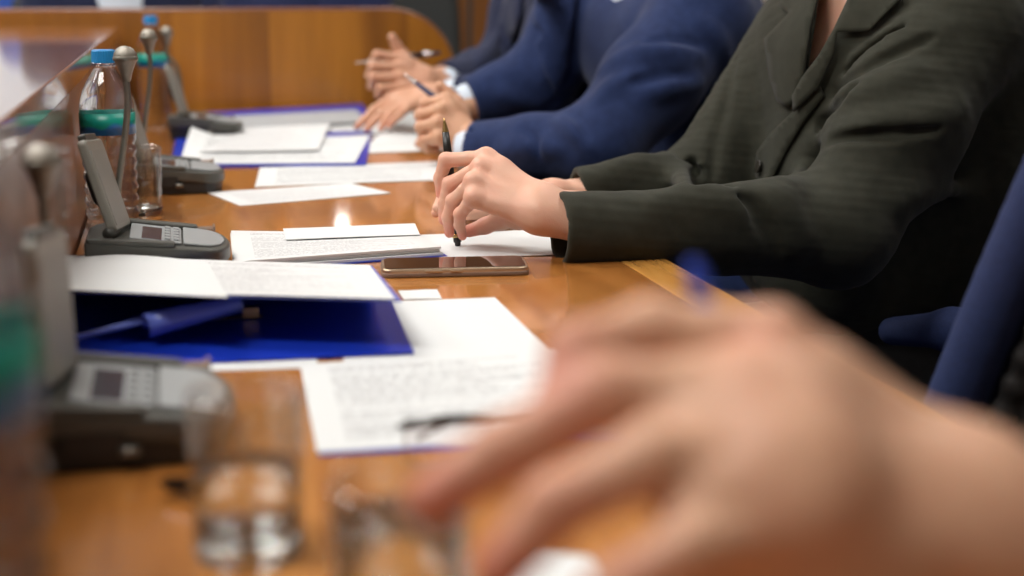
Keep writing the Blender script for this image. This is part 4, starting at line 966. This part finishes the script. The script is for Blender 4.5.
# ---------------------------------------------------------------- man in the blue suit
def man_suit(Lsh, Lel, Lcf, Rsh, Rel, Rcf, wl, wrr, hl, hr, head, pelvis, suit, lab, skin, hm, folds=(), creases=(), s=1.03, cuffs=True, face=(-1, 0, -.35), rs=1.0, bl=(), lapel=None):
    Lsh, Lel, Lcf, Rsh, Rel, Rcf = map(lambda v: np.array(v, float), (Lsh, Lel, Lcf, Rsh, Rel, Rcf))
    mid = (Lsh+Rsh)/2; pelvis = np.array(pelvis, float); ac = Rsh-Lsh; ac[2] = 0; ac /= np.linalg.norm(ac); head = np.array(head, float)
    chest = mid*.80+pelvis*.20+[0, 0, -.01]; neck = mid+(head-mid)*.35
    kn = [(pelvis[0]-.42, pelvis[1]-.13, .52), (pelvis[0]-.42, pelvis[1]+.13, .52)]; ft = [(pelvis[0]-.44, pelvis[1]-.13, .09), (pelvis[0]-.40, pelvis[1]+.13, .09)]
    o, H, Rm = body_mesh('person', head, neck, chest, pelvis, [Lsh, Rsh], [Lel, Rel], [wl, wrr], [hl, hr], kn, ft, skin, s=s, hand_h=.002, face=face, blushes=bl)
    tag(o, lab, 'person'); hair(o, H, Rm, s, hm)
    dl_ = (Lcf-Lel)/np.linalg.norm(Lcf-Lel); dr_ = (Rcf-Rel)/np.linalg.norm(Rcf-Rel)
    fx = np.array([-ac[1], ac[0], 0])*1.0; fx = -fx if fx[0] > 0 else fx
    tor = [cap(chest-ac*.07+[0, 0, .02], pelvis-ac*.07, .145, .145, .06), cap(chest+ac*.07+[0, 0, .02], pelvis+ac*.07, .145, .145, .06), cap(chest, Lsh, .115, .082, .06), cap(chest, Rsh, .115, .082, .06),
           cap(neck-fx*.03, neck-fx*.03, .068, None, .05), half(neck+[0, 0, .01], (head-neck)/np.linalg.norm(head-neck), .01)]
    SL = [cap(Lsh, (Lsh+Lel)/2, .084, .080, .03), cap((Lsh+Lel)/2, Lel, .080, .064, .03), cap(Lel, (Lel+Lcf)/2, .063, .054, .03)]
    FL = [cap((Lel+Lcf)/2, Lcf+dl_*.03, .054, .045, .03), half(Lcf, dl_, .003), cut(Lcf-dl_*.02, Lcf+dl_*.06, .0365, None, .003)]
    SR = [cap(Rsh, (Rsh+Rel)/2, .084, .080, .03), cap((Rsh+Rel)/2, Rel, .080, .064, .03), cap(Rel, (Rel+Rcf)/2, .063, .054, .03)]
    FR_ = [cap((Rel+Rcf)/2, Rcf+dr_*.03, .054, .045, .03), half(Rcf, dr_, .003), cut(Rcf-dr_*.02, Rcf+dr_*.06, .0365, None, .003)]
    base = [(0, tor), (.025, SR), (.02, FR_), (.02, SL), (.02, FL)]; fb = field(base)
    rid = strokes(fb, folds, .012, .016); cr = strokes(fb, creases, .007, .012, 'crease')
    def post(P, d):
        Q = P-(chest+[0, 0, .06]); u_ = Q@fx; v_ = np.abs(Q@ac)
        wedge = np.maximum(v_-.030-.30*(Q[:, 2]-.06), np.maximum(.06-u_, .06-Q[:, 2]))
        d = -smin(-d, wedge, .004)
        d = d+np.where(np.abs(d) < .02, .0016*wave_noise(P, 70, 2), 0)
        return d
    j, fj = sdf_obj('suit_jacket', base+[(.022, q) for q in rid], .007, suit, o, post=post, box=bounds(flat(base), .02), creases=cr)
    shp = [cap(chest+[0, 0, .0]-ac*.05, chest+[0, 0, -.07]-ac*.05, .134, .12, .05), cap(chest+ac*.05, chest+[0, 0, -.07]+ac*.05, .134, .12, .05), cap(chest, neck-[0, 0, .0], .11, .062, .05), cap(neck, neck+(head-neck)*.22, .064, .062, .02), half(neck+(head-neck)*.30, (head-neck)/np.linalg.norm(head-neck), .005)]
    sdf_obj('shirt', [(0, shp)], .008, M['shirt'], o)
    for W_, C_, d_ in ((wl, Lcf, dl_), (wrr, Rcf, dr_)):
        cuff(o, C_-d_*.02, C_+d_*.022, .0360, .0335, M['shirt'])
    trousers(o, pelvis, -ac, kn, ft, suit); shoes(o, ft)
    return o, j, fb
# left hand: loose fist with a pen
fi = [[A(446, 100, 2.372), A(425, 104, 2.385), A(425, 113, 2.41), A(434, 116, 2.415)], [A(440, 110, 2.350), A(420.5, 115, 2.362), A(422, 126, 2.39), A(433, 127, 2.40)],
      [A(437, 123, 2.332), A(420.5, 127, 2.345), A(423, 137, 2.37), A(434, 137, 2.38)], [A(439, 136, 2.325), A(424, 140, 2.34), A(427, 149, 2.36), A(436, 149, 2.37)]]
th = [A(458, 117, 2.38), A(455, 103, 2.395), A(447, 93, 2.40), A(440, 86, 2.40)]
wl = A(458, 137, 2.345)
hl = hand_groups(wl, A(490, 152, 2.31), fi, th, 1.14)
fr = [[A(448, 128, 2.60), A(432, 130, 2.58), A(424, 136, 2.57), A(420, 140, 2.57)], [A(446, 132, 2.585), A(428, 136, 2.565), A(421, 141, 2.56), A(418, 144, 2.56)], [A(447, 136, 2.57), A(432, 140, 2.55), A(425, 144, 2.54), A(422, 147, 2.54)], [A(450, 140, 2.555), A(437, 144, 2.535), A(431, 147, 2.53), A(428, 149, 2.53)]]
hr = hand_groups(A(450, 114, 2.61), A(494, 94, 2.632), fr, [A(452, 124, 2.57), A(448, 130, 2.56), A(444, 136, 2.545), A(440, 142, 2.54)], 1.0)
o_, j_, fb_ = man_suit(A(700, 22, 2.30), A(598, 146, 2.18), A(474, 150, 2.315), A(612, -22, 2.66), A(535, 82, 2.64), A(470, 102, 2.63), wl, A(450, 114, 2.61), hl, hr,
         A(625, -112, 2.46), (1.05, 2.44, .52), M['blue_suit'], 'man in a blue suit holding a dark blue pen, next to the woman', M['skin_m'], M['hair_dark'],
         folds=[([(500, 150), (530, 146), (560, 150)], .012), ([(600, 70), (630, 55), (665, 50), (700, 56)], .014), ([(596, 100), (612, 86), (640, 74)], .012), ([(560, 120), (575, 130), (590, 150)], .012), ([(640, 96), (670, 88), (700, 84)], .012), ([(700, 20), (720, 40), (728, 70)], .012), ([(500, 92), (515, 100), (535, 104)], .010), ([(556, 20), (550, 50), (545, 80)], .014)],
         creases=[([(645, 44), (670, 40), (705, 46)], .008), ([(520, 128), (535, 140), (540, 155)], .007), ([(568, 112), (582, 122), (590, 138)], .008), ([(630, 84), (660, 76), (690, 74)], .008), ([(545, 108), (560, 98), (575, 90)], .008), ([(576, 3), (569, 30), (565, 60), (563, 84)], .012)],
         bl=[(f[3], .012, .7) for f in fi]+[(f[1], .010, .4) for f in fi])
drape('lapel', [(541, -14), (580, -14), (574, 26), (566, 66), (554, 92), (545, 74), (537, 46), (546, 32), (536, 24)], fb_, M['blue_suit'], j_, .007, .004, dmin=1.9)
pen(at(404, 74, Y=2.42), at(436, 98, Y=2.385)+(at(436, 98, Y=2.385)-at(404, 74, Y=2.42))*.75, 'ballpoint_pen', 'dark blue pen with silver tip held by the man in the blue suit', 'navy_pen' if M.setdefault('navy_pen', mat('navy_lacquer', (.01, .015, .07), .2)) else '', 'chrome', .0048, clip=False, tipfrac=.22, rings='chrome')

# ---------------------------------------------------------------- farthest man
YB = 2.92
fi = [[A(400, 58, 2.97), A(377, 55, 2.96), A(371, 64, 2.98), A(380, 68, 2.99)], [A(398, 67, 2.955), A(373, 66, 2.945), A(369, 75, 2.965), A(379, 78, 2.975)],
      [A(398, 77, 2.94), A(373, 77, 2.93), A(371, 86, 2.95), A(381, 87, 2.96)], [A(401, 87, 2.93), A(380, 88, 2.92), A(378, 95, 2.935), A(386, 96, 2.945)]]
th = [A(412, 70, 2.985), A(403, 56, 2.995), A(396, 45, 2.995), A(392, 37, 2.99)]
wr_ = A(424, 82, 2.96)
h1 = hand_groups(wr_, A(470, 92, 3.0), fi, th, 1.10)
fi2 = [[A(392, 98, 2.90), A(374, 110, 2.885), A(364, 120, 2.875), A(357, 127, 2.87)], [A(398, 101, 2.885), A(382, 113, 2.865), A(373, 122, 2.86), A(367, 129, 2.855)],
       [A(404, 104, 2.87), A(391, 114, 2.855), A(385, 121, 2.85), A(381, 128, 2.845)], [A(410, 106, 2.86), A(400, 115, 2.84), A(393, 121, 2.835), A(389, 126, 2.83)]]
h2 = hand_groups(A(432, 97, 2.88), A(480, 98, 2.86), fi2, [A(414, 98, 2.91), A(400, 104, 2.925), A(391, 112, 2.93), A(386, 120, 2.93)], 1.08)
o_, j_, fb_ = man_suit(A(590, -22, 2.86), A(535, 104, 2.80), A(456, 97, 2.87), A(548, -40, 3.20), A(505, 66, 3.16), A(447, 84, 3.0), A(432, 97, 2.88), wr_, h2, h1,
         A(530, -84, 3.02), (1.02, 3.0, .52), M['navy_suit'], 'farthest man at the table in a grey blue suit, holding a silver pen crosswise', M['skin_n'], M['hair_dark'], face=(-1, 0, -.5),
         folds=[([(480, 80), (495, 90), (515, 92)], .012), ([(500, 30), (490, 50), (480, 64)], .014)], creases=[([(486, 70), (500, 78), (520, 80)], .009)], bl=[(f[3], .014, .7) for f in fi+fi2])
drape('lapel', [(512, -12), (526, -12), (524, 20), (512, 52), (500, 70), (498, 48), (504, 34), (500, 26)], fb_, M['navy_suit'], j_, .007, .004, dmin=2.6)
M['silver_barrel'] = mat('silver_barrel', (.5, .52, .52), .3, .7)
pen(at(355, 63, Y=2.935), at(440, 52.5, Y=3.02), 'ballpoint_pen', 'silver and black pen held crosswise by the farthest man', 'black', 'silver_barrel', .0055, clip=True, tipfrac=.5, rings='chrome', endfrac=.2)

# ---------------------------------------------------------------- person in the foreground
def foreground():
    fi = [[Dp(768, 348, 0.504), Dp(650, 334, 0.504), Dp(578, 352, 0.491), Dp(562, 392, 0.483)], [Dp(750, 392, 0.487), Dp(604, 396, 0.480), Dp(502, 452, 0.475), Dp(432, 500, 0.472)],
          [Dp(768, 455, 0.470), Dp(650, 460, 0.458), Dp(556, 504, 0.455), Dp(498, 570, 0.454)], [Dp(790, 525, 0.458), Dp(690, 548, 0.441), Dp(618, 588, 0.437), Dp(560, 640, 0.437)]]
    th = [Dp(870, 480, 0.525), Dp(790, 450, 0.542), Dp(710, 440, 0.538), Dp(640, 440, 0.525)]
    wr = Dp(962, 530, 0.504); fore = Dp(1330, 740, 0.521)
    kb = [ell(f[0]+np.array([0, -.002, .003]), (.0095, .0095, .0085), .006) for f in fi]
    hl = hand_groups(wr, fore, fi, th, 1.24, fw=1.16, extra=kb+[cap(Dp(790, 425, .480), Dp(665, 432, .473), .016, .009, .02), cap(Dp(800, 500, .468), Dp(690, 512, .458), .018, .009, .02), cap(wr, fore, .026, .036, .02), cap(wr, Dp(800, 560, 0.470), .026, .020, .02), cap(wr, Dp(800, 470, 0.487), .026, .018, .02), cap(Dp(800, 480, 0.466), Dp(715, 500, 0.458), .020, .012, .02), cap(Dp(820, 600, 0.479), Dp(700, 625, 0.470), .028, .020, .02), cap(Dp(770, 420, 0.487), Dp(700, 428, 0.480), .018, .011, .02)])
    Lel = Dp(1500, 715, 0.538); Lsh = np.array([.93, .30, 1.03]); Rsh = np.array([.97, .68, 1.05]); Rel = np.array([1.02, .78, .80]); Rw = np.array([.86, .74, .665])
    r = lambda a, b, c: np.array([a, b, c])
    fr = [[r(.775, .70, .66), r(.74, .70, .65), r(.72, .70, .635), r(.705, .70, .62)], [r(.773, .72, .66), r(.733, .722, .65), r(.71, .722, .632), r(.695, .722, .617)], [r(.777, .74, .66), r(.74, .744, .65), r(.718, .744, .634), r(.705, .744, .62)], [r(.785, .76, .655), r(.757, .765, .647), r(.742, .765, .635), r(.73, .765, .622)]]
    hr = hand_groups(Rw, r(.93, .76, .70), fr, [r(.83, .70, .655), r(.80, .675, .655), r(.775, .662, .65), r(.755, .655, .645)], 1.05)
    chest, pelvis, neck, head = r(.97, .49, .92), r(1.10, .50, .52), r(.94, .49, 1.12), r(.87, .49, 1.265)
    kn = [(.74, .42, .52), (.74, .66, .52)]; ft = [(.70, .42, .09), (.74, .66, .09)]
    bl = [(f[0], .016, .5) for f in fi]+[(f[2], .016, .6) for f in fi]+[(f[3], .020, 1.) for f in fi]+[((fi[0][0]+fi[1][0])/2, .016, .9), ((fi[1][0]+fi[2][0])/2, .014, .9)]
    o, H, Rm = body_mesh('person', head, neck, chest, pelvis, [Lsh, Rsh], [Lel, Rel], [Lel*.55+wr*.45, Rw], [hl, hr], kn, ft, M['skin_h'], s=1.0, hand_h=.0022, blushes=bl)
    tag(o, 'person in the foreground seen only as a large blurred hand and bare forearm', 'person')
    hair(o, H, Rm, 1.0, M['hair_dark'])
    ps = [cap(chest+[0, -.06, .02], pelvis+[0, -.06, 0], .135, .135, .06), cap(chest+[0, .06, .02], pelvis+[0, .06, 0], .135, .135, .06), cap(chest+[0, 0, .03], Lsh, .10, .07, .05), cap(chest+[0, 0, .03], Rsh, .10, .07, .05), cap(neck+[.01, 0, -.05], chest, .07, .1, .05),
          half(neck+[0, 0, -.015], (-.3, 0, 1), .01)]
    g = [(0, ps)]
    for S_, E_ in ((Lsh, Lel), (Rsh, Rel)):
        d_ = (E_-S_)/np.linalg.norm(E_-S_); g.append((.02, [cap(S_, S_*.25+E_*.75, .068, .060, .02), half(S_*.35+E_*.65, d_, .003)]))
    sdf_obj('short_sleeved_blouse', g, .008, M['dark_suit'], o)
    trousers(o, pelvis, np.array([0, -1., 0]), kn, ft, M['trousers']); shoes(o, ft)
foreground()
M['blue_barrel'] = mat('blue_pen_barrel', (.01, .05, .42), .2)
pen(Dp(742, 420, .555), Dp(692, 262, .545), 'ballpoint_pen', 'blue pen behind the index finger of the large blurred hand, its end sticking up', 'blue_barrel', 'chrome', .0040, clip=False, tipfrac=.1, rings='blue_barrel', endfrac=.14)

# ---------------------------------------------------------------- seats of the sitters
for (x, y, lab) in ((1.27, 1.80, 'blue upholstered chair under the woman in the olive jacket'), (1.16, 2.44, 'blue upholstered chair under the man in the blue suit'), (1.13, 3.02, 'blue upholstered chair under the farthest man at the table'), (1.20, .50, 'blue upholstered chair under the person with the blurred hand')):
    tag(chair(x, y, lab, M['navy_fabric']), lab, 'chair', 'blue chairs along the table')
# turned empty armchair whose cushion edge shows at the right border
def armchair():
    e0 = at(984, 285, Y=1.02); ph = math.radians(-62); bx, w_ = .20, .24
    # local (bx+lean part, -w_) must land on e0
    zz = e0[2]; lx, ly = bx+.055, -w_
    X = e0[0]-(lx*math.cos(ph)-ly*math.sin(ph)); Y = e0[1]-(lx*math.sin(ph)+ly*math.cos(ph))
    t = empty('upholstered_armchair', (X, Y, 0), ph); tag(t, 'empty blue armchair with black shell turned away at the right edge of the picture', 'chair')
    cush, shell = [], []
    for i in range(24):
        s = i/23; z0 = .48+.58*s; xx = bx+.19*s**1.25-.03; cush.append(cap((xx, -w_+.02, z0), (xx, w_-.02, z0), .026, None, .012)); shell.append(cap((xx+.040, -w_+.025, z0-.01), (xx+.040, w_-.025, z0-.01), .014, None, .012))
    sdf_obj('back_cushion', [(0, cush)], .006, M['navy_fabric'], t, pad=.04); sdf_obj('back_shell', [(0, shell)], .006, M['leather'], t, pad=.03)
    sdf_obj('seat', [(0, [cap((-.17, -w_+.06, .43), (-.17, w_-.06, .43), .045, None, .02), cap((.17, -w_+.06, .43), (.17, w_-.06, .43), .045, None, .02), cap((0, -w_+.06, .43), (0, w_-.06, .43), .05, None, .16)])], .008, M['navy_fabric'], t, pad=.04)
    for q in (-1, 1):
        sdf_obj('armrest', [(0, [cap((bx+.02, (w_+.0)*q, .625), (-.06, (w_+.0)*q, .635), .022, .024, .02), cap((-.06, w_*q, .635), (-.145, w_*q, .618), .024, .018, .02)])], .006, M['navy_fabric'], t)
        b = bmesh.new(); add_tube(b, smooth_path([(-.05, w_*q, .62), (-.06, w_*q, .56), (-.03, w_*q*.95, .42), (0, w_*q*.5, .38)], 6), .010, 8); obj('arm_bracket', b, M['dark'], t, True)
    b = bmesh.new(); add_tube(b, [(0, 0, .40), (0, 0, .09)], .025, 14); obj('column', b, M['dark'], t, True)
    for k in range(5):
        a = 2*math.pi*k/5; b = bmesh.new(); add_tube(b, [(0, 0, .10), (.27*math.cos(a), .27*math.sin(a), .055)], [.02, .013], 8)
        bmesh.ops.create_uvsphere(b, u_segments=12, v_segments=8, radius=.026, matrix=Matrix.Translation((.27*math.cos(a), .27*math.sin(a), .027))); obj('base_arm', b, M['dark'], t, True)
armchair()

# ---------------------------------------------------------------- people and a chair beyond the partition
def sitter(px, Y, suit, shirt, tie, yaw, lab, skin='skin_n'):
    x = at(px, 5, Y=Y)[0]; Rz = Matrix.Rotation(yaw, 3, 'Z'); Rn = np.array(Rz)
    W = lambda a, b, c: np.array([x, Y, 0])+Rn@np.array([a, b, c])       # faces -Y before turning
    sh = [W(.175, 0, 1.08), W(-.175, 0, 1.08)]; el = [W(.205, -.08, .82), W(-.205, -.08, .82)]; wr = [W(.12, -.30, .75), W(-.12, -.30, .75)]
    chest, pelvis, neck, head = W(0, 0, .96), W(0, .06, .54), W(0, -.01, 1.17), W(0, -.05, 1.325)
    kn = [W(.13, -.40, .52), W(-.13, -.40, .52)]; ft = [W(.13, -.42, .09), W(-.13, -.42, .09)]
    hs = []
    for q, w_ in ((1, wr[0]), (-1, wr[1])):
        f4 = [[w_+Rn@np.array([-.03*q+.02*i*q, -.085, 0]), w_+Rn@np.array([-.035*q+.02*i*q, -.12, -.002]), w_+Rn@np.array([-.036*q+.02*i*q, -.142, -.012]), w_+Rn@np.array([-.036*q+.02*i*q, -.155, -.026])] for i in range(4)]
        hs.append(hand_groups(w_, w_+(el[0 if q == 1 else 1]-w_)*.4, f4, [w_+Rn@np.array([-.03*q, -.03, 0]), w_+Rn@np.array([-.055*q, -.06, 0]), w_+Rn@np.array([-.06*q, -.09, 0]), w_+Rn@np.array([-.058*q, -.11, -.008])], 1.05))
    o, H, Rm = body_mesh('person', head, neck, chest, pelvis, sh, el, wr, hs, kn, ft, M[skin], h=.012, hand_h=.004, face=tuple(Rn@np.array([0, -1, -.1])))
    tag(o, lab, 'person'); hair(o, H, Rm, 1, M['hair_dark'])
    ac = Rn@np.array([1., 0, 0]); fx = Rn@np.array([0, -1., 0])
    ps = [cap(chest+ac*.07, pelvis+ac*.07, .14, .14, .06), cap(chest-ac*.07, pelvis-ac*.07, .14, .14, .06), cap(chest+[0, 0, .03], sh[0], .11, .075, .06), cap(chest+[0, 0, .03], sh[1], .11, .075, .06), cap(neck-[0, 0, .06], chest, .08, .12, .05), half(neck-[0, 0, .02], (0, 0, 1), .01)]
    for i in range(2): ps += [cap(sh[i], el[i], .075, .06, .03), cap(el[i], wr[i], .058, .042, .03)]
    def post(P, d):
        Q = P-chest; u_ = Q@fx; v_ = np.abs(Q@ac); wd = np.maximum(v_-.05-.25*Q[:, 2], np.maximum(.04-u_, -.16-Q[:, 2])); return -smin(-d, wd, .004)
    sdf_obj('suit_jacket', [(0, ps)], .009, M[suit], o, post=post)
    sdf_obj('shirt', [(0, [cap(chest+[0, 0, .02], pelvis+[0, 0, .15], .150, .12, .05), cap(chest, neck, .11, .06, .05), half(neck+[0, 0, .03], (0, 0, 1), .004)])], .009, M[shirt], o)
    if tie:
        b = bmesh.new(); a = chest+fx*.138
        for i, (wd, z0, z1) in enumerate(((.022, .18, .12), (.045, .13, -.14))):
            p = [a+ac*s*wd*(.6 if k == 0 else 1)+[0, 0, z]+fx*dd for dd in (0, .006) for (s, z, k) in ((-1, z0, 0), (1, z0, 0), (1, z1, 1), (-1, z1, 1))]
            v = [b.verts.new(q) for q in p]
            for f in ((0, 1, 2, 3), (7, 6, 5, 4), (0, 4, 5, 1), (1, 5, 6, 2), (2, 6, 7, 3), (3, 7, 4, 0)): b.faces.new([v[k] for k in f])
        obj('necktie', b, M[tie], o)
    trousers(o, pelvis, ac, kn, ft, M[suit]); shoes(o, ft)
    c = chair(x, Y+.08, '', M['charcoal']); c.location = W(0, .10, 0); c.rotation_euler = (0, 0, yaw+math.pi/2); tag(c, 'grey chair under the '+lab.replace(' behind the partition', ''), 'chair', 'grey chairs behind the partition')
sitter(70, 5.5, 'bright_suit', 'white_shirt', None, .0, 'person in a bright blue jacket behind the partition at the far left')
sitter(110, 4.32, 'dark_suit', 'shirt', None, .25, 'person in dark jacket, pale blue shirt behind the partition')
sitter(243, 5.5, 'dark_suit', 'white_shirt', 'red_tie', 0, 'person in a dark suit with white shirt and red tie behind the partition')
sitter(308, 4.32, 'navy_suit2', 'navy_suit2', None, -.25, 'person in a navy jacket behind the right part of the partition')
t = chair(at(424, 30, Y=5.0)[0], 5.2, '', M['charcoal'], w=.17); tag(t, 'dark grey chair behind the rounded end of the partition', 'chair'); t.rotation_euler = (0, 0, math.radians(75)); t.scale = (1, 1, 1.12)
